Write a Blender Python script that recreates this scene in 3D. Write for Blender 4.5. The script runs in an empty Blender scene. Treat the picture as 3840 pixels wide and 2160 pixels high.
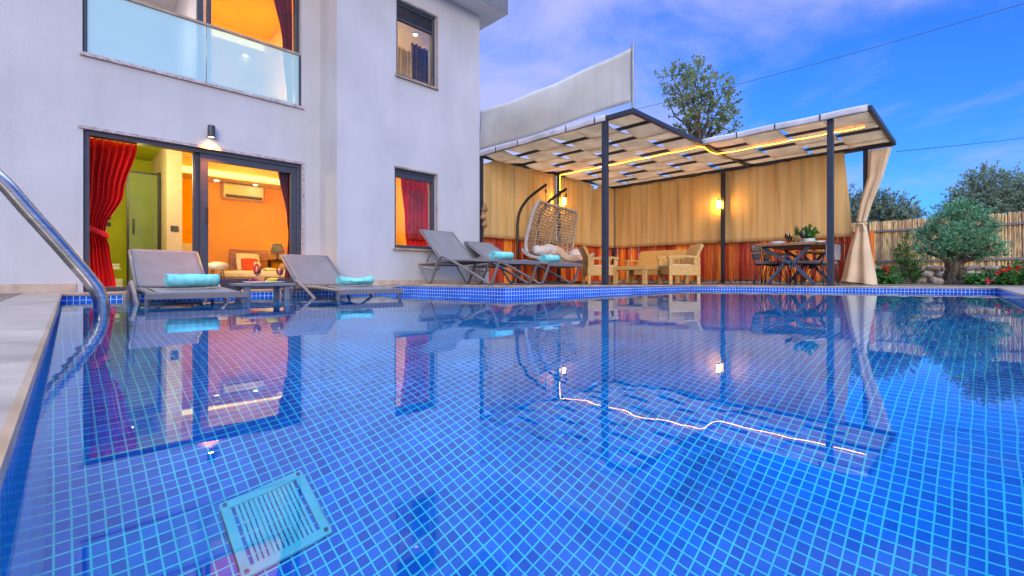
import bpy, bmesh, math, random
from mathutils import Vector, Matrix
random.seed(7)
R = math.radians
S = bpy.context.scene
COL = S.collection
PI = math.pi

# ------------------------------------------------------------------ camera maths (used to read positions off the photo)
CZ, F_, H_ = 0.245, 1750.0, 1040.0
YAW = 44.51
FX, FY = math.sin(R(YAW)), math.cos(R(YAW))
def _d(px):
    u = (px - 1920) / F_
    return FX + u * FY, FY - u * FX
def at_depth(px, py, d):
    a, b = _d(px); return Vector((a * d, b * d, CZ + (H_ - py) / F_ * d))
def on_y(px, py, Y):
    a, b = _d(px); return at_depth(px, py, Y / b)
def on_x(px, py, X):
    a, b = _d(px); return at_depth(px, py, X / a)

# ------------------------------------------------------------------ materials
MATS = {}
def nodes_of(name):
    m = bpy.data.materials.new(name); m.use_nodes = True
    nt = m.node_tree; nt.nodes.clear()
    out = nt.nodes.new('ShaderNodeOutputMaterial')
    MATS[name] = m
    return m, nt, out
def mat(name, col, rough=0.6, metal=0.0, var=0.12, scale=8.0, bump=0.0, bscale=60.0, island=0.0, stretch=None, trans=0.0, spec=0.5, coat=0.0, col2=None, streak=0.0):
    m, nt, out = nodes_of(name)
    N, L = nt.nodes.new, nt.links.new
    b = N('ShaderNodeBsdfPrincipled')
    b.inputs['Roughness'].default_value = rough
    b.inputs['Metallic'].default_value = metal
    b.inputs['Specular IOR Level'].default_value = spec
    b.inputs['Coat Weight'].default_value = coat
    tc = N('ShaderNodeTexCoord')
    mp = N('ShaderNodeMapping'); L(tc.outputs['Object'], mp.inputs['Vector'])
    if stretch: mp.inputs['Scale'].default_value = stretch
    n = N('ShaderNodeTexNoise'); n.inputs['Scale'].default_value = scale; n.inputs['Detail'].default_value = 6
    L(mp.outputs['Vector'], n.inputs['Vector'])
    mix = N('ShaderNodeMix'); mix.data_type = 'RGBA'
    c2 = col2 if col2 else tuple(c * (1 - 2.2 * var) for c in col)
    c1 = col if col2 else tuple(min(1, c * (1 + 1.2 * var)) for c in col)
    mix.inputs['A'].default_value = (*c1, 1); mix.inputs['B'].default_value = (*c2, 1)
    fac = N('ShaderNodeMapRange'); fac.inputs['From Min'].default_value = .3; fac.inputs['From Max'].default_value = .7
    L(n.outputs['Fac'], fac.inputs['Value'])
    L(fac.outputs['Result'], mix.inputs['Factor'])
    colout = mix.outputs['Result']
    if island > 0:
        g = N('ShaderNodeNewGeometry')
        hsv = N('ShaderNodeHueSaturation')
        mr = N('ShaderNodeMapRange'); mr.inputs['To Min'].default_value = 1 - island; mr.inputs['To Max'].default_value = 1 + island
        L(g.outputs['Random Per Island'], mr.inputs['Value']); L(mr.outputs['Result'], hsv.inputs['Value'])
        mr2 = N('ShaderNodeMapRange'); mr2.inputs['To Min'].default_value = .5 - island * .05; mr2.inputs['To Max'].default_value = .5 + island * .05
        L(g.outputs['Random Per Island'], mr2.inputs['Value']); L(mr2.outputs['Result'], hsv.inputs['Hue'])
        L(colout, hsv.inputs['Color']); colout = hsv.outputs['Color']
    if streak > 0:
        m3 = N('ShaderNodeMapping'); m3.inputs['Scale'].default_value = (5, 5, .22); L(tc.outputs['Object'], m3.inputs['Vector'])
        n3 = N('ShaderNodeTexNoise'); n3.inputs['Scale'].default_value = 1.6; n3.inputs['Detail'].default_value = 7; n3.inputs['Roughness'].default_value = .65; L(m3.outputs[0], n3.inputs['Vector'])
        r3 = N('ShaderNodeMapRange'); r3.inputs['From Min'].default_value = .5; r3.inputs['From Max'].default_value = .8; r3.inputs['To Min'].default_value = 1.0; r3.inputs['To Max'].default_value = 1 - streak
        L(n3.outputs['Fac'], r3.inputs['Value']); h3 = N('ShaderNodeHueSaturation'); L(r3.outputs[0], h3.inputs['Value']); L(colout, h3.inputs['Color']); colout = h3.outputs['Color']
    L(colout, b.inputs['Base Color'])
    if bump > 0:
        n2 = N('ShaderNodeTexNoise'); n2.inputs['Scale'].default_value = bscale; n2.inputs['Detail'].default_value = 4
        L(mp.outputs['Vector'], n2.inputs['Vector'])
        bp = N('ShaderNodeBump'); bp.inputs['Strength'].default_value = bump; bp.inputs['Distance'].default_value = .01
        L(n2.outputs['Fac'], bp.inputs['Height']); L(bp.outputs['Normal'], b.inputs['Normal'])
    if trans > 0:
        tl = N('ShaderNodeBsdfTranslucent'); L(colout, tl.inputs['Color'])
        ms = N('ShaderNodeMixShader'); ms.inputs['Fac'].default_value = trans
        L(b.outputs[0], ms.inputs[1]); L(tl.outputs[0], ms.inputs[2]); L(ms.outputs[0], out.inputs['Surface'])
    else:
        L(b.outputs[0], out.inputs['Surface'])
    return m
def emis(name, col, strength):
    m, nt, out = nodes_of(name)
    e = nt.nodes.new('ShaderNodeEmission'); e.inputs['Color'].default_value = (*col, 1); e.inputs['Strength'].default_value = strength
    nt.links.new(e.outputs[0], out.inputs['Surface'])
    return m
def glass(name, tint=(1, 1, 1), milky=0.0, milk=(.75, .88, 1.0), refl=.28):
    # thin pane: clear or milky, with a mirror-like sheen by Fresnel
    m, nt, out = nodes_of(name)
    N, L = nt.nodes.new, nt.links.new
    t = N('ShaderNodeBsdfTransparent'); t.inputs['Color'].default_value = (*tint, 1)
    g = N('ShaderNodeBsdfGlossy'); g.inputs['Roughness'].default_value = 0.0 if milky == 0 else .03
    body = t.outputs[0]
    if milky > 0:
        df = N('ShaderNodeBsdfDiffuse'); df.inputs['Color'].default_value = (*milk, 1)
        mm = N('ShaderNodeMixShader'); mm.inputs['Fac'].default_value = milky
        L(t.outputs[0], mm.inputs[1]); L(df.outputs[0], mm.inputs[2]); body = mm.outputs[0]
    fr = N('ShaderNodeFresnel'); fr.inputs['IOR'].default_value = 1.5
    ma = N('ShaderNodeMath'); ma.operation = 'MULTIPLY'; ma.inputs[1].default_value = 1.5 * refl; ma.use_clamp = True
    L(fr.outputs[0], ma.inputs[0])
    ms = N('ShaderNodeMixShader'); L(ma.outputs[0], ms.inputs['Fac'])
    L(body, ms.inputs[1]); L(g.outputs[0], ms.inputs[2]); L(ms.outputs[0], out.inputs['Surface'])
    return m
def tiles(name, c1, c2, grout, T, joint, rough=.12, bumpy=.25):
    # square mosaic on the UV map, which is in metres
    m, nt, out = nodes_of(name)
    N, L = nt.nodes.new, nt.links.new
    uv = N('ShaderNodeUVMap')
    br = N('ShaderNodeTexBrick'); br.offset = 0; br.squash = 1
    br.inputs['Color1'].default_value = (*c1, 1); br.inputs['Color2'].default_value = (*c2, 1); br.inputs['Mortar'].default_value = (*grout, 1)
    br.inputs['Scale'].default_value = 1; br.inputs['Mortar Size'].default_value = joint; br.inputs['Mortar Smooth'].default_value = .1
    br.inputs['Brick Width'].default_value = T; br.inputs['Row Height'].default_value = T
    L(uv.outputs['UV'], br.inputs['Vector'])
    n = N('ShaderNodeTexNoise'); n.inputs['Scale'].default_value = 2.3; n.inputs['Detail'].default_value = 3; L(uv.outputs['UV'], n.inputs['Vector'])
    hs = N('ShaderNodeHueSaturation'); mr = N('ShaderNodeMapRange'); mr.inputs['To Min'].default_value = .7; mr.inputs['To Max'].default_value = 1.28
    L(n.outputs['Fac'], mr.inputs['Value']); L(mr.outputs['Result'], hs.inputs['Value'])
    # mosaic comes in sheets of 7 x 7 whose shade differs a little
    b2_ = N('ShaderNodeTexBrick'); b2_.offset = 0; b2_.inputs['Color1'].default_value = (.84, .86, .9, 1); b2_.inputs['Color2'].default_value = (1.12, 1.1, 1.06, 1); b2_.inputs['Scale'].default_value = 1
    b2_.inputs['Mortar Size'].default_value = 0; b2_.inputs['Brick Width'].default_value = T * 7; b2_.inputs['Row Height'].default_value = T * 7; L(uv.outputs['UV'], b2_.inputs['Vector'])
    sh = N('ShaderNodeMix'); sh.data_type = 'RGBA'; sh.blend_type = 'MULTIPLY'; sh.inputs['Factor'].default_value = 1; L(br.outputs['Color'], sh.inputs['A']); L(b2_.outputs['Color'], sh.inputs['B'])
    L(sh.outputs['Result'], hs.inputs['Color'])
    b = N('ShaderNodeBsdfPrincipled'); b.inputs['Roughness'].default_value = rough
    L(hs.outputs['Color'], b.inputs['Base Color'])
    bp = N('ShaderNodeBump'); bp.inputs['Strength'].default_value = bumpy; bp.inputs['Distance'].default_value = .003; bp.invert = True
    L(br.outputs['Fac'], bp.inputs['Height']); L(bp.outputs['Normal'], b.inputs['Normal'])
    L(b.outputs[0], out.inputs['Surface'])
    return m

# ------------------------------------------------------------------ mesh builder
class MB:
    def __init__(s): s.v = []; s.f = []; s.uv = {}
    def add(s, verts, faces, uvs=None):
        o = len(s.v); s.v += [tuple(v) for v in verts]
        for i, f in enumerate(faces):
            if uvs: s.uv[len(s.f)] = uvs[i]
            s.f.append(tuple(o + k for k in f))
    def box(s, x0, x1, y0, y1, z0, z1, M=None):
        V = [Vector((x, y, z)) for z in (z0, z1) for y in (y0, y1) for x in (x0, x1)]
        if M is not None: V = [M @ v for v in V]
        s.add(V, [(0, 2, 3, 1), (4, 5, 7, 6), (0, 1, 5, 4), (2, 6, 7, 3), (0, 4, 6, 2), (1, 3, 7, 5)])
    def bar(s, p, q, w, h, up=(0, 0, 1)):
        p, q = Vector(p), Vector(q); t = (q - p).normalized(); up = Vector(up)
        if abs(t.dot(up)) > .99: up = Vector((0, 1, 0))
        a = t.cross(up).normalized(); b = a.cross(t)
        V = []
        for c in (p, q):
            for sa, sb in ((-1, -1), (1, -1), (1, 1), (-1, 1)): V.append(c + a * sa * w / 2 + b * sb * h / 2)
        s.add(V, [(0, 1, 2, 3), (7, 6, 5, 4), (0, 4, 5, 1), (1, 5, 6, 2), (2, 6, 7, 3), (3, 7, 4, 0)])
    def tube(s, pts, r, n=8, cap=True, closed=False):
        pts = [Vector(p) for p in pts]; m = len(pts)
        rr = r if isinstance(r, (list, tuple)) else [r] * m
        V = []; pa = None
        for i, p in enumerate(pts):
            t = (pts[(i + 1) % m] - pts[i - 1]) if (closed or 0 < i < m - 1) else (pts[1] - pts[0] if i == 0 else pts[-1] - pts[-2])
            t.normalize()
            if pa is None:
                a = t.cross(Vector((0, 0, 1)));
                if a.length < .1: a = t.cross(Vector((0, 1, 0)))
            else:
                a = pa - t * pa.dot(t)
                if a.length < 1e-4: a = t.cross(Vector((.3, 1, .2)))
            a.normalize(); pa = a; b = t.cross(a)
            for k in range(n):
                th = 2 * PI * k / n; V.append(p + a * math.cos(th) * rr[i] + b * math.sin(th) * rr[i])
        Fc = []
        for i in range(m if closed else m - 1):
            for k in range(n):
                j = (i + 1) % m
                Fc.append((i * n + k, i * n + (k + 1) % n, j * n + (k + 1) % n, j * n + k))
        if cap and not closed:
            Fc.append(tuple(range(n - 1, -1, -1))); Fc.append(tuple((m - 1) * n + k for k in range(n)))
        s.add(V, Fc)
    def lathe(s, prof, c=(0, 0, 0), n=20, sx=1, sy=1):
        V = []; m = len(prof)
        for r, z in prof:
            for k in range(n):
                th = 2 * PI * k / n; V.append((c[0] + r * math.cos(th) * sx, c[1] + r * math.sin(th) * sy, c[2] + z))
        Fc = [(i * n + k, i * n + (k + 1) % n, (i + 1) * n + (k + 1) % n, (i + 1) * n + k) for i in range(m - 1) for k in range(n)]
        Fc.append(tuple(range(n - 1, -1, -1))); Fc.append(tuple((m - 1) * n + k for k in range(n)))
        s.add(V, Fc)
    def ball(s, c, rx, ry, rz, n=12, m=8, jit=0, M=None):
        V = []; c = Vector(c)
        for i in range(m + 1):
            ph = PI * i / m
            for k in range(n):
                th = 2 * PI * k / n; j = 1 + random.uniform(-jit, jit)
                p = Vector((rx * math.sin(ph) * math.cos(th) * j, ry * math.sin(ph) * math.sin(th) * j, rz * math.cos(ph) * j))
                V.append(c + (M @ p if M else p))
        s.add(V, [(i * n + k, (i + 1) * n + k, (i + 1) * n + (k + 1) % n, i * n + (k + 1) % n) for i in range(m) for k in range(n)])
    def grid(s, fn, nu, nv, uvfn=None, flip=False):
        V = [fn(i / nu, j / nv) for j in range(nv + 1) for i in range(nu + 1)]
        Fc = []; U = []
        for j in range(nv):
            for i in range(nu):
                a = j * (nu + 1) + i; q = (a, a + 1, a + nu + 2, a + nu + 1)
                Fc.append(q[::-1] if flip else q)
                if uvfn:
                    uu = [uvfn(i / nu, j / nv), uvfn((i + 1) / nu, j / nv), uvfn((i + 1) / nu, (j + 1) / nv), uvfn(i / nu, (j + 1) / nv)]
                    U.append(uu[::-1] if flip else uu)
        s.add(V, Fc, U if uvfn else None)
    def poly(s, pts, uv=True):
        s.add(pts, [tuple(range(len(pts)))], [[(p[0], p[1]) for p in pts]] if uv else None)
    def build(s, name, material, parent=None, world=True, smooth=False, bevel=0, solid=0, subsurf=0):
        off = Vector((0, 0, 0))
        if parent is not None and world:
            p = parent
            while p is not None: off = off + p.location; p = p.parent
        me = bpy.data.meshes.new(name)
        me.from_pydata([tuple(Vector(v) - off) for v in s.v], [], s.f)
        if s.uv:
            ul = me.uv_layers.new(name='UVMap')
            for i, p in enumerate(me.polygons):
                uvs = s.uv.get(i)
                if uvs:
                    for k, li in enumerate(p.loop_indices): ul.data[li].uv = uvs[k]
        bm = bmesh.new(); bm.from_mesh(me)
        if not s.uv: bmesh.ops.remove_doubles(bm, verts=bm.verts, dist=1e-5)
        bmesh.ops.recalc_face_normals(bm, faces=bm.faces)
        bm.to_mesh(me); bm.free()
        if smooth:
            for p in me.polygons: p.use_smooth = True
        me.materials.append(MATS[material] if isinstance(material, str) else material)
        o = bpy.data.objects.new(name, me); COL.objects.link(o)
        if parent is not None: o.parent = parent
        if solid:
            md = o.modifiers.new('Solidify', 'SOLIDIFY'); md.thickness = solid; md.offset = 0
        if bevel:
            md = o.modifiers.new('Bevel', 'BEVEL'); md.width = bevel; md.segments = 2; md.limit_method = 'ANGLE'; md.angle_limit = R(40)
        if subsurf:
            md = o.modifiers.new('Subsurf', 'SUBSURF'); md.levels = subsurf; md.render_levels = subsurf
        return o
def spline(pts, k=6, closed=False):
    P = [Vector(p) for p in pts]; n = len(P); out = []
    rng = n if closed else n - 1
    for i in range(rng):
        p0 = P[i - 1] if (closed or i > 0) else P[0]; p1 = P[i]; p2 = P[(i + 1) % n]; p3 = P[(i + 2) % n] if (closed or i + 2 < n) else P[-1]
        for j in range(k):
            t = j / k
            out.append(.5 * ((2 * p1) + (p2 - p0) * t + (2 * p0 - 5 * p1 + 4 * p2 - p3) * t * t + (3 * p1 - p0 - 3 * p2 + p3) * t ** 3))
    if not closed: out.append(P[-1])
    return out
def tag(o, label, cat, group=None, kind=None):
    o['label'] = label; o['category'] = cat
    if group: o['group'] = group
    if kind: o['kind'] = kind
    return o
def thing(name, label, cat, loc=(0, 0, 0), rz=0, group=None):
    o = bpy.data.objects.new(name, None); COL.objects.link(o); o.location = loc; o.rotation_euler = (0, 0, rz)
    o.empty_display_size = .1
    return tag(o, label, cat, group)
def struct(o): o['kind'] = 'structure'; return o
def copy_tree(o, parent=None):
    c = o.copy(); COL.objects.link(c)
    if parent is not None: c.parent = parent
    for ch in list(o.children): copy_tree(ch, c)
    return c

# ------------------------------------------------------------------ camera
cam = bpy.data.cameras.new('camera'); co = bpy.data.objects.new('camera', cam); COL.objects.link(co)
co.location = (0, 0, CZ); co.rotation_euler = (R(90), 0, R(-YAW))
cam.lens = F_ / 3840 * 36; cam.sensor_width = 36; cam.shift_y = -(1080 - H_) / 3840; cam.clip_start = .02; cam.clip_end = 2000
S.camera = co
S.view_settings.view_transform = 'Standard'; S.view_settings.look = 'None'; S.view_settings.exposure = 0.5; S.view_settings.gamma = 1
S.cycles.use_denoising = True
S.cycles.max_bounces = 10; S.cycles.transparent_max_bounces = 16; S.cycles.transmission_bounces = 8; S.cycles.glossy_bounces = 5; S.cycles.diffuse_bounces = 4
S.cycles.sample_clamp_indirect = 6; S.cycles.caustics_reflective = False; S.cycles.caustics_refractive = True

# ------------------------------------------------------------------ sky: dusk Nishita with thin cloud
SUN_EL, SUN_AZ = 16.0, 216.0     # azimuth of the sun measured clockwise from +Y (behind the camera, a little left)
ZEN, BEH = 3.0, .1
W = bpy.data.worlds.new('World'); S.world = W; W.use_nodes = True
nt = W.node_tree; nt.nodes.clear(); N, L = nt.nodes.new, nt.links.new
wo = N('ShaderNodeOutputWorld'); bg = N('ShaderNodeBackground'); L(bg.outputs[0], wo.inputs['Surface'])
sky = N('ShaderNodeTexSky'); sky.sky_type = 'NISHITA'; sky.sun_disc = False
sky.sun_elevation = R(SUN_EL); sky.sun_rotation = R(SUN_AZ); sky.air_density = 1.0; sky.dust_density = .2; sky.ozone_density = 4.0; sky.altitude = 0
tint = N('ShaderNodeMix'); tint.data_type = 'RGBA'; tint.blend_type = 'MULTIPLY'; tint.inputs['Factor'].default_value = 1
L(sky.outputs[0], tint.inputs['A']); tint.inputs['B'].default_value = (.36, .96, 2.1, 1)
tc = N('ShaderNodeTexCoord'); sx = N('ShaderNodeSeparateXYZ'); L(tc.outputs['Generated'], sx.inputs[0])
def M1(op, a, b=None, clamp=False):
    n = N('ShaderNodeMath'); n.operation = op; n.use_clamp = clamp
    for i, x in enumerate((a, b)):
        if x is None: continue
        if isinstance(x, (int, float)): n.inputs[i].default_value = x
        else: L(x, n.inputs[i])
    return n.outputs[0]
zz = M1('ADD', M1('MAXIMUM', sx.outputs['Z'], 0), .22)
cx = N('ShaderNodeCombineXYZ'); L(M1('DIVIDE', sx.outputs['X'], zz), cx.inputs[0]); L(M1('DIVIDE', sx.outputs['Y'], zz), cx.inputs[1])
cn = N('ShaderNodeTexNoise'); cn.inputs['Scale'].default_value = 1.3; cn.inputs['Detail'].default_value = 9; cn.inputs['Roughness'].default_value = .58; cn.inputs['Distortion'].default_value = .5
L(cx.outputs[0], cn.inputs['Vector'])
dp = N('ShaderNodeVectorMath'); dp.operation = 'DOT_PRODUCT'; L(tc.outputs['Generated'], dp.inputs[0]); dp.inputs[1].default_value = (-.7131, .701, .0)
bias = M1('ADD', M1('MULTIPLY', dp.outputs['Value'], .72), .315)
behind = N('ShaderNodeVectorMath'); behind.operation = 'DOT_PRODUCT'; L(tc.outputs['Generated'], behind.inputs[0]); behind.inputs[1].default_value = (-.45, -.9, .1)
b2 = M1('MULTIPLY', M1('MAXIMUM', behind.outputs['Value'], 0), .8)
fac = N('ShaderNodeMapRange'); fac.interpolation_type = 'SMOOTHSTEP'; fac.inputs['From Min'].default_value = .32; fac.inputs['From Max'].default_value = .86
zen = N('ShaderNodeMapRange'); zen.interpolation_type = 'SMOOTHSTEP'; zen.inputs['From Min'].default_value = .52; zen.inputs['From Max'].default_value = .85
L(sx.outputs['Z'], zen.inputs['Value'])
L(M1('ADD', M1('ADD', M1('ADD', M1('ADD', M1('MULTIPLY', cn.outputs['Fac'], 1.7), -.33), bias), b2), M1('MULTIPLY', zen.outputs['Result'], .6)), fac.inputs['Value'])
# the overcast overhead and behind the camera is brighter than the clear front
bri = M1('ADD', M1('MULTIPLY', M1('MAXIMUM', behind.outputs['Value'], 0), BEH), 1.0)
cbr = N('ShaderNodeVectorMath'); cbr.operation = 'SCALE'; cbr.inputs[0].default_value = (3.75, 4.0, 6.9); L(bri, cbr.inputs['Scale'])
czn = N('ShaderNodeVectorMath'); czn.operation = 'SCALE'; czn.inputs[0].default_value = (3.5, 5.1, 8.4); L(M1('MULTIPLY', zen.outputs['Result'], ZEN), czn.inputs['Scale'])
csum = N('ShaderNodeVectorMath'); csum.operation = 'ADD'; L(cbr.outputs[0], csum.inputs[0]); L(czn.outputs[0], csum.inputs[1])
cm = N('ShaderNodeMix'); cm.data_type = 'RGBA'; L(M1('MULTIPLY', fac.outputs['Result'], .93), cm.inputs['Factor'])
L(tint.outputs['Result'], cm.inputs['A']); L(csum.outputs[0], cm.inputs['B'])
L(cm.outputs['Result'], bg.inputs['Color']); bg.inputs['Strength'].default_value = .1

sl = bpy.data.lights.new('sun', 'SUN'); so = bpy.data.objects.new('sun', sl); COL.objects.link(so)
sl.energy = 1.45; sl.angle = R(28); sl.color = (1.0, .84, .66)
sd = Vector((math.sin(R(SUN_AZ)) * math.cos(R(SUN_EL)), math.cos(R(SUN_AZ)) * math.cos(R(SUN_EL)), math.sin(R(SUN_EL))))
so.rotation_euler = sd.to_track_quat('Z', 'Y').to_euler()
def point(name, loc, power, col, r=.05, parent=None):
    l = bpy.data.lights.new(name, 'POINT'); l.energy = power; l.color = col; l.shadow_soft_size = r
    l.cycles.use_multiple_importance_sampling = False
    o = bpy.data.objects.new(name, l); COL.objects.link(o); o.location = loc
    return o

# ------------------------------------------------------------------ shared materials
mat('plaster', (.535, .535, .555), .85, var=.05, scale=1.6, bump=.4, bscale=90, stretch=(1, 1, .6), streak=.055)
mat('white_paint', (.78, .76, .74), .6, var=.03)
mat('room_cream', (.80, .60, .28), .7, var=.04, scale=2, spec=.1)
mat('room_orange', (.92, .47, .004), .8, var=.05, scale=2, spec=.04)
mat('room_green', (.46, .47, .02), .5, var=.08, scale=2, spec=.15)
mat('room_pale', (.72, .70, .74), .7, var=.03)
mat('floor_tile_inside', (.45, .38, .28), .3, var=.1)
mat('anthracite', (.055, .062, .085), .42, var=.06, spec=.4)
mat('black_metal', (.02, .02, .024), .4, var=.05)
mat('marble_sill', (.50, .42, .42), .4, var=.22, scale=26)
mat('roof_grey', (.16, .17, .19), .7, var=.1)
mat('travertine', (.62, .51, .41), .5, var=.14, scale=3.5, bump=.2, bscale=30, stretch=(.35, 2.2, 1))
mat('coping_stone', (.40, .30, .215), .35, var=.16, scale=7, bump=.15, bscale=25)
mat('skirting_stone', (.55, .43, .33), .5, var=.1, scale=9)
mat('earth', (.17, .13, .08), .95, var=.3, scale=1.5, bump=.5, bscale=12)
mat('chrome', (.50, .50, .51), .16, metal=1, var=.1, scale=6, stretch=(1, 1, 8))
glass('pane', (1, 1, 1))
glass('pane_balcony', (.86, .95, 1.0), milky=.54, milk=(.60, .92, 1.0))
glass('clear_glass', (.97, .99, 1.0), refl=1.2)
tiles('pool_tile_floor', (.002, .14, .66), (.004, .26, .92), (.10, 1.0, .98), .0457, .0034, rough=.2)
tiles('pool_tile_wall', (.008, .085, .60), (.012, .15, .76), (.62, .80, .95), .05, .0035, rough=.12)
# deck paving: long stone planks
m, nt, out = nodes_of('deck_paving'); N, L = nt.nodes.new, nt.links.new
uvn = N('ShaderNodeUVMap'); br = N('ShaderNodeTexBrick'); br.offset = .5
br.inputs['Color1'].default_value = (.145, .102, .064, 1); br.inputs['Color2'].default_value = (.185, .135, .09, 1); br.inputs['Mortar'].default_value = (.33, .26, .2, 1)
br.inputs['Scale'].default_value = 1; br.inputs['Brick Width'].default_value = .6; br.inputs['Row Height'].default_value = .3; br.inputs['Mortar Size'].default_value = .004
L(uvn.outputs[0], br.inputs['Vector'])
nz = N('ShaderNodeTexNoise'); nz.inputs['Scale'].default_value = 5; nz.inputs['Detail'].default_value = 8; mpn = N('ShaderNodeMapping'); mpn.inputs['Scale'].default_value = (.5, 3.5, 1)
L(uvn.outputs[0], mpn.inputs[0]); L(mpn.outputs[0], nz.inputs['Vector'])
hs = N('ShaderNodeHueSaturation'); mr = N('ShaderNodeMapRange'); mr.inputs['From Min'].default_value = .25; mr.inputs['From Max'].default_value = .75; mr.inputs['To Min'].default_value = .65; mr.inputs['To Max'].default_value = 1.2
L(nz.outputs['Fac'], mr.inputs[0]); L(mr.outputs[0], hs.inputs['Value']); L(br.outputs['Color'], hs.inputs['Color'])
b = N('ShaderNodeBsdfPrincipled'); b.inputs['Roughness'].default_value = .5; L(hs.outputs[0], b.inputs['Base Color'])
bp = N('ShaderNodeBump'); bp.inputs['Strength'].default_value = .2; bp.inputs['Distance'].default_value = .004; L(nz.outputs['Fac'], bp.inputs['Height']); L(bp.outputs[0], b.inputs['Normal'])
L(b.outputs[0], out.inputs[0])
# pool water
m, nt, out = nodes_of('pool_water'); N, L = nt.nodes.new, nt.links.new
rf = N('ShaderNodeBsdfRefraction'); rf.inputs['IOR'].default_value = 1.333; rf.inputs['Roughness'].default_value = 0; rf.inputs['Color'].default_value = (.86, .97, 1.0, 1)
gl = N('ShaderNodeBsdfGlossy'); gl.inputs['Roughness'].default_value = 0; gl.inputs['Color'].default_value = (.74, .89, 1, 1)
fr = N('ShaderNodeFresnel'); fr.inputs['IOR'].default_value = 1.75
ms = N('ShaderNodeMixShader'); L(fr.outputs[0], ms.inputs[0]); L(rf.outputs[0], ms.inputs[1]); L(gl.outputs[0], ms.inputs[2]); L(ms.outputs[0], out.inputs[0])
tc2 = N('ShaderNodeTexCoord'); w1 = N('ShaderNodeTexNoise'); w1.inputs['Scale'].default_value = 3.2; w1.inputs['Detail'].default_value = 2
mp2 = N('ShaderNodeMapping'); mp2.inputs['Rotation'].default_value = (0, 0, R(45)); mp2.inputs['Scale'].default_value = (.45, 1.3, 1)
L(tc2.outputs['Object'], mp2.inputs[0]); L(mp2.outputs[0], w1.inputs['Vector'])
bp = N('ShaderNodeBump'); bp.inputs['Strength'].default_value = .065; bp.inputs['Distance'].default_value = .02
L(w1.outputs['Fac'], bp.inputs['Height'])
for n_ in (rf, gl, fr): L(bp.outputs[0], n_.inputs['Normal'])
# ================================================================== POOL, DECK, GROUND
POOL = [(-.064, -.45), (10.95, -.13), (9.35, 4.30), (4.31, 4.55), (4.05, 6.62), (3.70, 6.66), (.055, 6.80)]
PZ = [.077, .085, .085, .134, .134, .084, .077]     # coping height above the water at each corner
DEPTH = 1.70
def offset(poly, d):
    out = []; n = len(poly)
    for i in range(n):
        p0, p1, p2 = Vector(poly[i - 1]), Vector(poly[i]), Vector(poly[(i + 1) % n])
        a = (p1 - p0).normalized(); c = (p2 - p1).normalized()
        na, nc = Vector((a.y, -a.x)), Vector((c.y, -c.x))
        k = na + nc; out.append(p1 + k * (d / max(.3, (1 + na.dot(nc)))))
    return out
mb = MB()
n = len(POOL)
for i in range(n):
    p, q = POOL[i], POOL[(i + 1) % n]; ln = (Vector(q) - Vector(p)).length
    zp, zq = PZ[i] - .02, PZ[(i + 1) % n] - .02
    mb.add([(*p, -DEPTH), (*q, -DEPTH), (*q, zq), (*p, zp)], [(0, 1, 2, 3)], [[(0, -DEPTH), (ln, -DEPTH), (ln, zq), (0, zp)]])
wall_o = struct(mb.build('pool_wall', 'pool_tile_wall'))
mb = MB()
mb.poly([(-.07, -.5, -DEPTH), (11, -.2, -DEPTH), (9.35, 4.31, -DEPTH), (4.31, 4.56, -DEPTH), (.0, 4.56, -DEPTH)])
struct(mb.build('pool_floor', 'pool_tile_floor'))
# shallow lounging shelf in the bay
mb = MB()
mb.add([(.0, 4.56, -.30), (4.31, 4.56, -.30), (4.06, 6.7, -.30), (.03, 6.85, -.30)], [(0, 1, 2, 3)], [[(0, 4.56), (4.31, 4.56), (4.06, 6.7), (.03, 6.85)]])
mb.add([(.0, 4.56, -DEPTH), (4.31, 4.56, -DEPTH), (4.31, 4.56, -.30), (.0, 4.56, -.30)], [(0, 1, 2, 3)], [[(0, -DEPTH), (4.31, -DEPTH), (4.31, -.3), (0, -.3)]])
struct(mb.build('pool_shelf', 'pool_tile_floor'))
mb = MB()
mb.poly([(*POOL[0], 0), (*POOL[1], 0), (*POOL[2], 0), (*POOL[3], 0), (.018, 4.55, 0)], uv=False)
mb.poly([(.018, 4.55, 0), (*POOL[3], 0), (*POOL[4], 0), (*POOL[5], 0), (*POOL[6], 0)], uv=False)
struct(mb.build('water', 'pool_water'))
# coping
inn, outr = offset(POOL, -.012), offset(POOL, .28)
mb = MB()
for i in range(n):
    j = (i + 1) % n
    a0, a1, b0, b1 = inn[i], inn[j], outr[i], outr[j]; z0, z1 = PZ[i], PZ[j]
    T = .026
    r0, r1 = a0 + (b0 - a0) * .03, a1 + (b1 - a1) * .03
    mb.add([(*a0, z0 - T), (*a1, z1 - T), (*a1, z1 - .006), (*a0, z0 - .006), (*r0, z0), (*r1, z1), (*b0, z0), (*b1, z1), (*b0, z0 - T), (*b1, z1 - T)],
           [(0, 1, 2, 3), (3, 2, 5, 4), (4, 5, 7, 6), (6, 7, 9, 8), (1, 0, 8, 9)])
struct(mb.build('coping', 'coping_stone'))
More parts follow.
